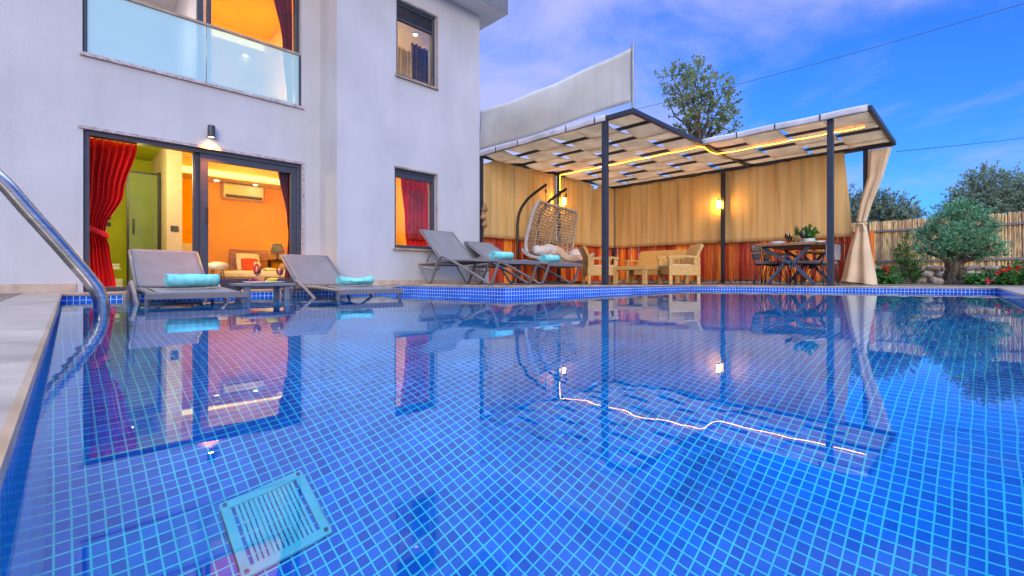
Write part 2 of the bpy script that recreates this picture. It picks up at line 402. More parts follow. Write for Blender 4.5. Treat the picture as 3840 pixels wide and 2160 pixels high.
# deck paving (one sheet, 4 mm under the coping top)
mb = MB()
def dz(x, y):
    if x < 3.9: return .073 - max(0, (y - 6.8)) * .006
    t = min(1, max(0, (x - 4.0) / 5.4)); return .130 - .049 * t
def dpoly(*pts): mb.poly([(x, y, dz(x, y)) for x, y in pts])
L0, L1, L6 = POOL[0], POOL[1], POOL[6]
dpoly((-9, -4), (-.064, -4), L0, L6, (.055, 7.7), (-9, 7.7))
dpoly(L6, (3.70, 6.66), (3.70, 7.7), (.055, 7.7))
mb.poly([(3.70, 6.66, .08), (4.05, 6.62, .13), (4.05, 7.7, .13), (3.70, 7.7, .08)])
dpoly((4.05, 6.62), (4.31, 4.55), (9.35, 4.30), (9.35, 9.4), (4.05, 9.4))
dpoly((9.35, 4.30), (10.95, -.13), (14.0, -.13), (14.0, 9.4), (9.35, 9.4))
mb.poly([(-.064, -4, .073), (14.0, -4, .081), (14.0, -.13, .081), (10.95, -.13, .081), (-.064, -.45, .073)])
struct(mb.build('deck', 'deck_paving'))
# ground: reaches the horizon, open over the pool
mb = MB(); B = 900
for r in ((-B, -9, -B, B), (-9, 14, -B, -4), (-9, 14, 9.4, B), (14, B, -B, B)):
    mb.add([(r[0], r[2], .02), (r[1], r[2], .02), (r[1], r[3], .02), (r[0], r[3], .02)], [(0, 1, 2, 3)])
struct(mb.build('ground', 'earth'))
# main drain grate on the pool floor, under clear water
def floor_pt(px, py, h=DEPTH - .006):
    a, b = _d(px); ln = math.hypot(a, b); t = (py - H_) / F_ / ln
    ang = math.atan(t); r = math.asin(math.cos(ang) / 1.333)
    dist = CZ / t + h * math.tan(r); return Vector((a / ln * dist, b / ln * dist, -h))
q = [floor_pt(*p) for p in ((815, 1905), (1125, 1765), (1252, 2005), (915, 2170))]
ctr = (q[0] + q[1] + q[2] + q[3]) / 4
mat('grate_white', (.16, 1.0, .98), .4, var=.06)
ax_ = ((q[1] - q[0]) + (q[2] - q[3])).normalized(); ay_ = Vector((0, 0, 1)).cross(ax_)
wx = ((q[1] - q[0]).length + (q[2] - q[3]).length) / 4; wy = ((q[3] - q[0]).length + (q[2] - q[1]).length) / 4
dr = thing('drain_grate', 'pale square drain grate with parallel slats on the blue pool floor', 'drain', tuple(ctr - Vector((0, 0, .006))), math.atan2(ax_.y, ax_.x))
mb = MB()
for (x0, x1, y0, y1) in ((-wx, wx, -wy, -wy + .035), (-wx, wx, wy - .035, wy), (-wx, -wx + .035, -wy + .035, wy - .035), (wx - .035, wx, -wy + .035, wy - .035)): mb.box(x0, x1, y0, y1, .004, .016)
mb.build('frame', 'grate_white', dr, world=False, bevel=.004)
mb = MB(); k = 0; ns = 13
for i in range(ns):
    x = -wx + .045 + (2 * wx - .09) * (i + .5) / ns
    mb.box(x - .006, x + .006, -wy + .035, wy - .035, .006, .011)
mb.build('slats', 'grate_white', dr, world=False)
for sx_ in (-1, 1):
    for sy_ in (-1, 1):
        mb = MB(); mb.lathe([(.009, .016), (.009, .019), (.001, .0195)], (sx_ * (wx - .018), sy_ * (wy - .018), 0), 10); mb.build('screw', 'chrome', dr, world=False)

# ladder hand rail: polished tube rising out of the water and back to the deck
mb = MB()
ry = 4.40
RP = [on_y(a, b_, ry) for a, b_ in ((381, 1165), (379, 1132), (366, 1092), (338, 1052), (296, 1002), (199, 892), (100, 783), (0, 673))]
mb.tube(spline([(RP[0].x + .01, ry, -.75), (RP[0].x + .005, ry, -.2), *RP, (RP[-1].x - .14, ry, RP[-1].z + .13), (-.46, ry, 1.02), (-.68, ry, 1.03), (-.82, ry, .88), (-.86, ry, .6), (-.86, ry, .08)], 6), .045, 20)
rail = thing('pool_handrail', 'polished steel ladder handrail curving down into the pool', 'handrail', (-.86, ry, .077))
mb.build('tube', 'chrome', rail, smooth=True)
mb = MB(); mb.lathe([(.10, 0), (.10, .012), (.06, .03), (.052, .032)], (-.86, ry, .077), 24); mb.build('flange', 'chrome', rail, smooth=False)
for z in (-.22, -.48):
    mb = MB(); mb.box(.22, .28, ry - .5, ry - .05, z - .015, z + .015); mb.build('tread', 'chrome', rail, bevel=.005)

# ================================================================== HOUSE
YF, YB, XC, XR, Z0 = 7.60, 6.96, 3.093, 5.95, .066
house = thing('house', 'white rendered two storey villa with glass balcony and lit sliding doors', 'house', (0, YF, Z0))
def wall_open(mb, a0, a1, z0, z1, holes, pt, th):
    A = sorted({a0, a1, *[h[0] for h in holes], *[h[1] for h in holes]}); Z = sorted({z0, z1, *[h[2] for h in holes], *[h[3] for h in holes]})
    inside = lambda a, z: any(h[0] < a < h[1] and h[2] < z < h[3] for h in holes)
    for i in range(len(A) - 1):
        for j in range(len(Z) - 1):
            if inside((A[i] + A[i + 1]) / 2, (Z[j] + Z[j + 1]) / 2): continue
            for dep in (0, th):
                mb.add([pt(A[i], Z[j], dep), pt(A[i + 1], Z[j], dep), pt(A[i + 1], Z[j + 1], dep), pt(A[i], Z[j + 1], dep)], [(0, 1, 2, 3)])
    for h in list(holes) + [(a0, a1, z0, z1)]:
        for (p, q) in (((h[0], h[2]), (h[1], h[2])), ((h[1], h[2]), (h[1], h[3])), ((h[1], h[3]), (h[0], h[3])), ((h[0], h[3]), (h[0], h[2]))):
            mb.add([pt(*p, 0), pt(*q, 0), pt(*q, th), pt(*p, th)], [(0, 1, 2, 3)])
DOOR = (.256, 2.807, Z0, 2.032); BALC = (.25, 2.80, 2.95, 5.15)
WLO = (4.083, 4.918, .742, 2.088); WUP = (4.115, 4.928, 3.66, 4.935)
mb = MB()
wall_open(mb, -7, XC, Z0 - .1, 5.37, [DOOR, BALC], lambda a, z, d: (a, YF + d, z), .25)
wall_open(mb, XC, XR, Z0 - .1, 5.37, [WLO, WUP], lambda a, z, d: (a, YB + d, z), .25)
mb.box(XC, XC + .25, YB + .25, YF + .25, Z0 - .1, 5.37)
mb.box(XR - .25, XR, YB + .25, 13, Z0 - .1, 5.37)
mb.box(-7, -6.75, YF + .25, 13, Z0 - .1, 5.37)
mb.box(-6.75, XR - .25, 12.75, 13, Z0 - .1, 5.37)
hw = mb.build('wall', 'plaster', house)
mb = MB(); mb.box(-7.4, 2.70, YF - .39, 13.3, 5.37, 5.43); mb.box(2.70, 6.32, YB - .40, 13.3, 5.37, 5.43)
mb.build('eave', 'white_paint', house)
mb = MB(); mb.box(-7.403, 2.70, YF - .393, 13.3, 5.38, 5.64); mb.box(2.70, 6.323, YB - .403, 13.3, 5.38, 5.64)
mb2 = MB(); mb2.box(-7.41, 2.695, YF - .40, 13.3, 5.377, 5.66); mb2.box(2.695, 6.33, YB - .41, 13.3, 5.377, 5.66)
mb2.v = mb2.v; mb2.build('roof', 'roof_grey', house)
# skirting stone
mb = MB(); sk = .105
mb.box(-7, DOOR[0] - .06, YF - .014, YF - .001, Z0 - .02, Z0 + sk)
mb.box(DOOR[1] + .05, XC - .001, YF - .014, YF - .001, Z0 - .02, Z0 + sk)
mb.box(XC - .014, XC - .001, YB - .014, YF - .015, Z0 - .02, Z0 + sk)
mb.box(XC, XR + .014, YB - .014, YB - .001, Z0 - .02, Z0 + sk + .03)
mb.build('skirting', 'skirting_stone', house)

def frame_rect(mb, a0, a1, z0, z1, w, pt0, y0, y1):
    for (p, q, r, s) in ((a0, a1, z0, z0 + w), (a0, a1, z1 - w, z1), (a0, a0 + w, z0 + w, z1 - w), (a1 - w, a1, z0 + w, z1 - w)):
        mb.box(p, q, y0, y1, r, s)
# sliding door
mb = MB(); D = DOOR
frame_rect(mb, D[0] + .004, D[1] - .004, D[2] + .002, D[3] - .004, .055, None, YF + .03, YF + .15)
door = mb.build('sliding_door', 'anthracite', house, bevel=.004)
mb = MB(); frame_rect(mb, 1.455, D[1] - .062, D[2] + .06, D[3] - .062, .095, None, YF + .045, YF + .085)
lf = mb.build('sash', 'anthracite', door, bevel=.004)
mb = MB(); frame_rect(mb, 1.40, D[1] - .062, D[2] + .06, D[3] - .062, .075, None, YF + .095, YF + .135)
mb.box(1.375, 1.395, YF + .09, YF + .13, D[2] + .06, D[3] - .062)
mb.build('sash', 'anthracite', door, bevel=.004)
mb = MB(); mb.box(1.475, D[1] - .137, YF + .112, YF + .118, D[2] + .135, D[3] - .137); mb.build('pane', 'pane', door)
mb = MB(); mb.box(1.52, 1.545, YF + .012, YF + .044, 1.0, 1.22); mb.build('handle', 'black_metal', door, bevel=.004)
# stone surround of the door
mb = MB(); e = .045
mb.box(D[0] - e, D[1] + e * .7, YF - .018, YF - .001, D[3], D[3] + .035)
mb.box(D[1], D[1] + e * .7, YF - .012, YF - .001, D[2], D[3])
mb.build('door_surround', 'marble_sill', house)
# balcony window behind the glass balustrade
mb = MB(); D = BALC
frame_rect(mb, D[0] + .004, D[1] - .004, D[2] + .004, D[3] - .004, .055, None, YF + .09, YF + .19)
mb.box(1.43, 1.50, YF + .10, YF + .17, D[2] + .06, D[3] - .06); mb.box(1.545, 1.60, YF + .11, YF + .18, D[2] + .06, D[3] - .06)
bw = mb.build('balcony_window', 'anthracite', house, bevel=.004)
mb = MB(); mb.box(D[0] + .06, 1.43, YF + .125, YF + .131, D[2] + .06, D[3] - .06); mb.build('pane', 'pane', bw)
mb = MB(); mb.box(1.60, D[1] - .06, YF + .135, YF + .141, D[2] + .06, D[3] - .06); mb.build('pane', 'pane', bw)
mb = MB(); mb.box(.29, 1.515, YF + .022, YF + .034, 2.955, 3.745); mb.box(1.525, 2.765, YF + .022, YF + .034, 2.955, 3.745)
bal = mb.build('balustrade', 'pane_balcony', house)
mb = MB(); mb.box(.27, 2.785, YF + .005, YF + .05, 3.747, 3.785); mb.build('handrail', 'coping_stone', bal, bevel=.006)
for xx in (.262, 2.769):
    mb = MB(); mb.box(xx, xx + .022, YF + .004, YF + .075, 2.953, 3.745); mb.build('side_channel', 'anthracite', bal)
mb = MB(); mb.box(.225, 2.83, YF - .03, YF + .24, 2.905, 2.948); mb.build('balcony_sill', 'marble_sill', house, bevel=.004)
# two windows of the projecting block
for (w, nm) in ((WLO, 'lower'), (WUP, 'upper')):
    mb = MB()
    frame_rect(mb, w[0] + .003, w[1] - .003, w[2] + .003, w[3] - .003, .05, None, YB + .05, YB + .12)
    mb.box(w[0] + .053, w[1] - .053, YB + .06, YB + .11, w[3] - .30 if nm == 'upper' else w[3] - .14, w[3] - .265 if nm == 'upper' else w[3] - .053)
    wo_ = mb.build('window', 'anthracite', house, bevel=.004)
    mb = MB(); zt = w[3] - .30 if nm == 'upper' else w[3] - .14
    mb.box(w[0] + .053, w[1] - .053, YB + .082, YB + .088, w[2] + .053, zt); mb.build('pane', 'pane', wo_)
    if nm == 'upper':
        mb = MB()
        for i in range(14): mb.box(w[0] + .053, w[1] - .053, YB + .075, YB + .09, w[3] - .26 + i * .0145, w[3] - .26 + i * .0145 + .006)
        mb.build('louvre', 'anthracite', wo_)
    mb = MB(); mb.box(w[0] - .03, w[1] + .03, YB - .035, YB + .048, w[2] - .04, w[2] - .001); mb.build('sill', 'coping_stone', wo_, bevel=.004)
    mb = MB(); mb.box(w[1] + .0, w[1] + .028, YB - .014, YB - .001, w[2], w[3] + .028); mb.box(w[0] - .012, w[1], YB - .014, YB - .001, w[3], w[3] + .028); mb.build('surround', 'coping_stone', wo_)

# ------------------------------------------------------------------ rooms seen through the glass (parts of the house)
def sheet(mb, *quads):
    for q_ in quads: mb.add(q_, [(0, 1, 2, 3)])
def room(nm, x0, x1, y0, y1, z0, z1, wallm, ceilm, floorm='floor_tile_inside', front=None):
    m1 = MB()
    sheet(m1, [(x0, y0, z0), (x0, y1, z0), (x0, y1, z1), (x0, y0, z1)], [(x1, y0, z0), (x1, y1, z0), (x1, y1, z1), (x1, y0, z1)], [(x0, y1, z0), (x1, y1, z0), (x1, y1, z1), (x0, y1, z1)])
    if front: sheet(m1, [(front[0], y0, z0), (front[1], y0, z0), (front[1], y0, z1), (front[0], y0, z1)])
    m1.build('room_wall', wallm, house)
    m1 = MB(); sheet(m1, [(x0, y0, z1), (x1, y0, z1), (x1, y1, z1), (x0, y1, z1)]); m1.build('room_ceiling', ceilm, house)
    m1 = MB(); sheet(m1, [(x0, y0, z0), (x1, y0, z0), (x1, y1, z0), (x0, y1, z0)]); m1.build('room_floor', floorm, house)
room('bedroom', 1.46, 3.9, 7.851, 11.2, Z0 + .004, 2.52, 'room_orange', 'room_cream', front=(3.35, 3.9))
room('bathroom', -.6, 1.44, 7.851, 11.4, Z0 + .004, 2.50, 'room_green', 'room_green')
# open the two ground floor rooms into one hall: the dividing walls stop short of the door
for o in list(bpy.data.objects):
    if o.name.startswith('room_wall') and o.parent is house:
        bm = bmesh.new(); bm.from_mesh(o.data)
        kill = [f for f in bm.faces if all(abs(v.co.x - 1.46) < .005 or abs(v.co.x - 1.44) < .005 for v in f.verts)]
        bmesh.ops.delete(bm, geom=kill, context='FACES'); bm.to_mesh(o.data); bm.free()
mb = MB(); mb.box(1.352, 1.565, 9.60, 11.19, Z0 + .006, 2.495); mat('column_paint', (.62, .47, .38), .7, var=.03, spec=.1); mb.build('column', 'column_paint', house)
# bedroom dropped ceiling with lit cove
mb = MB(); mb.box(1.60, 3.85, 10.62, 11.195, 2.215, 2.515); mb.build('ceiling_bulkhead', 'room_cream', house)
emis('cove_light', (1, .62, .12), 2.6); emis('down_light', (1, .86, .45), 9); emis('cool_light', (1, .95, .9), 5)
mb = MB(); mb.box(1.62, 3.70, 10.585, 10.617, 2.235, 2.34)
tag(mb.build('cove_strip', 'cove_light'), 'glowing yellow light band along the bedroom ceiling edge', 'strip light')
# upper room behind the balcony
room('upper', .2, 3.05, 7.851, 11.4, 2.96, 5.10, 'room_pale', 'white_paint')
mb = MB(); mb.box(1.56, 1.60, 8.1, 11.38, 2.97, 5.09); mb.build('light_divider', 'room_pale', house)  # added divider keeping the warm and cool room light apart
mb = MB(); mb.box(1.605, 3.04, 7.86, 10.20, 4.93, 5.09); mb.build('ceiling_panel', 'room_orange', house)  # warm lamplight on this ceiling is put into its orange colour
mb = MB(); mb.box(1.61, 3.03, 10.203, 10.235, 4.80, 4.925)
tag(mb.build('cove_strip', 'cove_light'), 'glowing yellow cove light under the upstairs bedroom ceiling', 'strip light')
room('block_low', 3.95, 5.69, 7.215, 10.2, Z0 + .004, 2.5, 'room_cream', 'room_cream')
room('block_up', 3.95, 5.69, 7.215, 10.2, 2.96, 5.25, 'room_pale', 'white_paint')
mb = MB(); mb.box(3.96, 4.30, 7.22, 10.1, 5.08, 5.16)
tag(mb.build('cove_strip', 'cove_light'), 'orange cove light inside the upper window of the white block', 'strip light')
WARM = (1, .56, .16)
point('fill_bedroom', (2.6, 9.4, 2.1), 40, (1, .58, .05), .15)  # bare point lights added for the rooms' glow, no fixtures modelled
point('fill_bathroom', (.75, 8.75, 1.9), 64, (1, .92, .45), .12)  # added point set forward to brighten the red curtain
point('fill_upstairs', (2.3, 9.1, 3.5), 60, (1, .40, .02), .12)
point('fill_upstairs_left', (.9, 9.0, 4.0), 16, (1, .86, .82), .12)
point('fill_block_low', (4.7, 8.7, 2.1), 42, (1, .55, .12), .12)
point('fill_block_up', (4.8, 8.8, 4.5), 12, (1, .62, .32), .12)
# ceiling spotlights: one thing each
def spot(loc, label, m='down_light', r=.05):
    t = thing('ceiling_spotlight', label, 'spotlight', loc, group='recessed ceiling spotlights')
    a = MB(); a.lathe([(r * 1.35, 0), (r * 1.35, -.012), (r, -.016)], (0, 0, 0), 16); a.build('trim_ring', 'white_paint', t, world=False)
    a = MB(); a.lathe([(r * .95, -.017), (r * .9, -.024), (.002, -.026)], (0, 0, 0), 16); a.build('bulb', m, t, world=False)
def on_z(px, py, z):
    a, b_ = _d(px); d = (z - CZ) * F_ / (H_ - py); return (a * d, b_ * d, z)
spot(on_z(490, 577, 2.495), 'spotlight in the green bathroom ceiling right of the red curtain')
spot(on_z(455, 645, 2.495), 'dim spotlight low in the green bathroom beside the red curtain', r=.06)
spot(on_z(712, 595, 2.515), 'upper spotlight between the white column and the door mullion')
spot(on_z(687, 627, 2.515), 'spotlight touching the edge of the white column')
spot(on_z(812, 674, 2.21), 'spotlight above the left end of the air conditioner', r=.045)
spot(on_z(958, 691, 2.21), 'spotlight above the right end of the air conditioner', r=.045)
spot(on_z(920, 205, 5.095), 'left of the two spotlights seen through the balcony glass')
spot(on_z(1060, 243, 5.095), 'right of the two spotlights seen through the balcony glass')
spot(on_z(708, 8, 5.095), 'spotlight high in the upstairs room beside the window mullion', 'cool_light')
spot(on_z(1558, 127, 5.245), 'spotlight shining inside the upper window of the block', 'cool_light')
# ------------------------------------------------------------------ things in the rooms
mat('red_velvet', (.85, .010, .008), .75, var=.08, scale=5, stretch=(6, 6, .3))
mat('pink_voile', (.62, .06, .06), .8, var=.2, scale=4, trans=.3)
mat('dark_curtain', (.20, .012, .012), .8, var=.2)
mat('grey_drape', (.15, .12, .12), .8, var=.2)
mat('pine_wood', (.42, .20, .07), .5, var=.25, scale=4, stretch=(1, 9, 9))
mat('linen_cream', (.80, .70, .50), .85, var=.06)
mat('cushion_red', (.62, .08, .03), .85, var=.1)
mat('fluffy', (.80, .76, .70), .95, var=.1, bump=.8, bscale=70)
mat('plastic_white', (.80, .78, .72), .35, var=.03)
mat('shade_grey', (.10, .095, .08), .8, var=.1, trans=.1)
mat('switch_dark', (.06, .06, .07), .4)
def pleats(mb, y, fn, zt, zb, nf, amp, nz=28, nx=80):
    # fn(z01) -> (x_left, x_right); vertical folds
    def f(u, v):
        xl, xr = fn(v); z = zt + (zb - zt) * v
        w = xr - xl
        return (xl + u * w, y - amp * (.6 + .4 * math.sin(3 * v + 1)) * math.sin(u * nf * 2 * PI + .7 * math.sin(v * 3)) - .02 * math.sin(u * 7), z)
    mb.grid(f, nx, nz)
def interp(tab):
    def f(v):
        for (a, p), (b_, q_) in zip(tab, tab[1:]):
            if v <= b_:
                t = (v - a) / (b_ - a); t = t * t * (3 - 2 * t)
                return tuple(x + (y_ - x) * t for x, y_ in zip(p, q_))
        return tab[-1][1]
    return f
t = thing('red_curtain', 'bright red curtain tied back at the left side of the open sliding door', 'curtain', (.5, 8.0, Z0))
mb = MB(); pleats(mb, 7.98, interp([(0, (.295, .80)), (.35, (.29, .66)), (.60, (.285, .48)), (.64, (.285, .475)), (.72, (.285, .52)), (1, (.285, .585))]), 2.02, .10, 7, .045, 28, 140); mb.build('drape', 'red_velvet', t, smooth=True)
mb = MB(); mb.grid(lambda u, v: (.27 + u * .235, 7.915 - .03 * math.sin(PI * u), .79 + (.5 - u) * .11 + v * .075), 16, 3); mb.build('tieback', 'red_velvet', t, smooth=True, solid=.012)
t = thing('dark_red_curtain', 'dark red curtain gathered at the right edge of the sliding door', 'curtain', (2.75, 8.0, Z0))
mb = MB(); pleats(mb, 7.96, interp([(0, (2.56, 2.78)), (.45, (2.70, 2.80)), (.55, (2.72, 2.80)), (1, (2.66, 2.80))]), 2.02, .10, 4, .03); mb.build('drape', 'dark_curtain', t, smooth=True)
t = thing('dark_drape', 'dark wine red drape at the right of the upstairs balcony window', 'curtain', (2.7, 8.0, 2.97))
mb = MB(); pleats(mb, 7.93, interp([(0, (2.45, 2.76)), (.5, (2.62, 2.77)), (1, (2.70, 2.78))]), 4.94, 3.0, 4, .03); mb.build('drape', 'dark_curtain', t, smooth=True)
t = thing('red_window_curtain', 'red curtain with sheer pink folds inside the lower window of the block', 'curtain', (4.6, 7.5, .3))
mb = MB(); pleats(mb, 7.50, interp([(0, (4.52, 5.10)), (.5, (4.60, 5.10)), (1, (4.72, 5.10))]), 2.10, .3, 5, .03); mb.build('drape', 'red_velvet', t, smooth=True)
mb = MB(); pleats(mb, 7.42, lambda v: (4.62, 4.98), 1.85, .95, 4, .02); mb.build('voile', 'pink_voile', t, smooth=True)
t = thing('grey_window_drape', 'grey blue drape hanging inside the upper window of the block', 'curtain', (4.7, 8.0, 2.97))
mb = MB(); pleats(mb, 8.1, lambda v: (5.12, 5.52), 4.95, 3.0, 4, .04); mb.build('drape', 'grey_drape', t, smooth=True)
mb = MB(); pleats(mb, 8.15, lambda v: (4.82, 5.14), 4.8, 3.0, 4, .03); mb.build('sheer', 'linen_cream', t, smooth=True)
# shower cubicle
glass('shower_glass', (.82, .88, .62), milky=.12, milk=(.6, .7, .5))
t = thing('shower_cubicle', 'black framed glass shower cubicle in the green bathroom', 'shower', (1.1, 10.2, Z0))
mb = MB(); frame_rect(mb, .885, 1.345, Z0 + .01, 2.06, .03, None, 10.18, 10.22); mb.box(.70, .905, 10.18, 10.22, 2.03, 2.06); mb.box(1.305, 1.345, 10.15, 10.25, .08, 2.08); mb.build('frame', 'black_metal', t)
mb = MB(); mb.box(.915, 1.31, 10.197, 10.203, .11, 2.03); mb.build('glass_door', 'shower_glass', t)
mb = MB(); mb.box(.96, .985, 10.14, 10.18, .98, 1.24); mb.build('handle', 'black_metal', t, bevel=.004)
t = thing('bathroom_cabinet', 'small white cabinet with folded towels low in the green bathroom', 'cabinet', (.75, 10.6, Z0))
mb = MB(); mb.box(.62, .86, 10.5, 10.8, .075, .22); mb.build('body', 'plastic_white', t, bevel=.006)
mb = MB(); [mb.box(.65, .82, 10.52, 10.76, .40 + i * .045, .435 + i * .045) for i in range(2)]; mb.box(.63, .84, 10.5, 10.8, .38, .397); mb.build('towel_shelf', 'plastic_white', t, bevel=.006)
for (px, py, Y, lab) in ((654, 857, 9.596, 'dark square light switch on the white column'), (403, 815, 8.6, 'upper dark switch beside the red curtain tie'), (403, 841, 8.6, 'lower dark switch beside the red curtain tie')):
    p = on_y(px, py, Y); mb = MB(); s_ = .045 if Y > 9 else .03
    mb.box(p.x - s_ * 1.2, p.x + s_ * 1.2, Y - .012, Y, p.z - s_, p.z + s_)
    tag(mb.build('light_switch', 'switch_dark', bevel=.003), lab, 'switch', 'dark wall switches')
mb = MB(); mb.box(.18, .40, 8.602, 8.66, Z0 + .01, 2.3)
mb.build('door_jamb', 'white_paint', house)
# air conditioner
t = thing('air_conditioner', 'cream wall air conditioner above the bed in the orange room', 'air conditioner', (2.87, 11.19, 1.9))
mb = MB(); prof = [(-.0, 0), (-.20, .02), (-.235, .09), (-.235, .26), (-.20, .31), (0, .32)]
x0, x1 = 2.50, 3.24
for i in range(len(prof) - 1):
    (ya, za), (yb_, zb) = prof[i], prof[i + 1]
    mb.add([(x0, 11.19 + ya, 1.88 + za), (x1, 11.19 + ya, 1.88 + za), (x1, 11.19 + yb_, 1.88 + zb), (x0, 11.19 + yb_, 1.88 + zb)], [(0, 1, 2, 3)])
for xx in (x0, x1): mb.add([(xx, 11.19 + a, 1.88 + c) for a, c in prof], [tuple(range(len(prof)))])
mb.build('body', 'plastic_white', t)
mb = MB(); mb.box(x0 + .03, x1 - .03, 10.945, 10.952, 1.905, 1.955); mb.build('vent_flap', 'shade_grey', t)
# bed
t = thing('bed', 'wooden bed with cream mattress inside the orange lit room', 'bed', (3.1, 10.3, Z0))
mb = MB(); mb.box(2.33, 3.86, 9.65, 11.0, .12, .235); mb.build('base', 'pine_wood', t, bevel=.008)
mb = MB(); mb.box(2.36, 3.84, 9.68, 10.98, .238, .37); mb.build('mattress', 'linen_cream', t, bevel=.04)
mb = MB(); mb.box(2.62, 3.34, 11.02, 11.08, .12, .83); mb.build('headboard', 'pine_wood', t, bevel=.008)
for x in (2.36, 3.80):
    mb = MB(); mb.box(x, x + .05, 9.68, 9.73, Z0 + .005, .119); mb.build('leg', 'pine_wood', t)
def pillow_mb(w, h, th, M, sq=2.6, n=22):
    mb = MB()
    def f(sgn):
        def g(u, v):
            x, y = u * 2 - 1, v * 2 - 1
            e = max(0, 1 - abs(x) ** sq) ** .5 * max(0, 1 - abs(y) ** sq) ** .5
            k = 1 - .10 * (1 - e)
            return M @ Vector((x * w / 2 * (1 - .06 * (y * y)), sgn * th / 2 * e ** .8, y * h / 2 * (1 - .06 * x * x)))
        return g
    mb.grid(f(1), n, n); mb.grid(f(-1), n, n, flip=True)
    return mb
def TR(x, y, z, rx=0, ry=0, rz=0): return Matrix.Translation((x, y, z)) @ Matrix.Rotation(rz, 4, 'Z') @ Matrix.Rotation(ry, 4, 'Y') @ Matrix.Rotation(rx, 4, 'X')
tag(pillow_mb(.46, .40, .14, TR(2.92, 10.86, .56, R(-18))).build('pillow', 'linen_cream', smooth=True), 'large cream pillow leaning on the wooden headboard', 'pillow')
tag(pillow_mb(.32, .30, .12, TR(2.90, 10.68, .50, R(-22))).build('cushion', 'cushion_red', smooth=True), 'red cushion in front of the cream pillow on the bed', 'cushion')
mb = MB(); mb.grid(lambda u, v: (3.0 + u * .8, 9.9 + v * .8, .39 + .04 * math.sin(u * 9 + v * 4) * math.sin(v * 8)), 20, 20)
tag(mb.build('blanket', 'linen_cream', smooth=True, solid=.02), 'rumpled cream blanket lying on the bed', 'blanket')
t = thing('stool', 'round stool with fluffy white seat and thin metal legs by the bed', 'stool', (2.02, 9.3, Z0))
mb = MB(); mb.ball((2.02, 9.3, .44), .17, .17, .075, 18, 10, .02); mb.build('seat', 'fluffy', t, smooth=True)
for k in range(4):
    a = PI / 4 + k * PI / 2; mb = MB(); mb.tube([(2.02 + .09 * math.cos(a), 9.3 + .09 * math.sin(a), .40), (2.02 + .14 * math.cos(a), 9.3 + .14 * math.sin(a), Z0 + .006)], .009, 6); mb.build('leg', 'black_metal', t)
t = thing('bedside_table', 'low dark bedside table carrying the table lamp', 'table', (3.55, 10.85, Z0))
mb = MB(); mb.box(3.36, 3.84, 11.0, 11.19, .60, .63); mb.build('top', 'black_metal', t)
for x in (3.40, 3.79):
    mb = MB(); mb.box(x, x + .02, 11.04, 11.15, Z0 + .006, .599); mb.build('leg', 'black_metal', t)
t = thing('table_lamp', 'small table lamp with grey cone shade at the right door edge', 'lamp', (3.56, 11.1, .63))
mb = MB(); mb.lathe([(.14, .17), (.085, .36)], (3.56, 11.08, .63), 20); mb.build('lamp_shade', 'shade_grey', t, smooth=True)
mb = MB(); mb.lathe([(.06, .001), (.055, .015), (.012, .03), (.012, .22)], (3.56, 11.08, .63), 14); mb.build('base', 'black_metal', t, smooth=True)
point('lamp_bedside', (3.56, 11.05, .86), 5, (1, .62, .2), .03)
# wall sconce over the door
p = on_y(788, 500, YF); t = thing('wall_sconce', 'black cylinder wall light glowing downward above the sliding door', 'wall light', (p.x, YF, 2.26))
mb = MB(); mb.lathe([(.043, .085), (.046, .08), (.046, -.075), (.042, -.08), (.036, -.07)], (p.x, YF - .075, 2.26), 24); mb.box(p.x - .02, p.x + .02, YF - .04, YF - .001, 2.22, 2.30); mb.build('housing', 'anthracite', t, smooth=False)
mb = MB(); mb.lathe([(.034, -.066), (.034, -.071), (.001, -.072)], (p.x, YF - .075, 2.26), 16); mb.build('bulb', emis('sconce_bulb', (1, .55, .2), 25), t)
sp = bpy.data.lights.new('sconce_beam', 'SPOT'); sp.energy = 170; sp.color = (1, .24, .015); sp.spot_size = R(104); sp.spot_blend = .9; sp.shadow_soft_size = .03
spo = bpy.data.objects.new('sconce_beam', sp); COL.objects.link(spo); spo.location = (p.x, YF - .06, 2.165)
spo.rotation_euler = (0, 0, 0)
# picture/white unit by the mullion
mb = MB(); mb.box(1.62, 1.98, 11.12, 11.19, .62, .92)
tag(mb.build('wall_cabinet', 'plastic_white', bevel=.006), 'white wall cabinet on the orange wall behind the door mullion', 'cabinet')
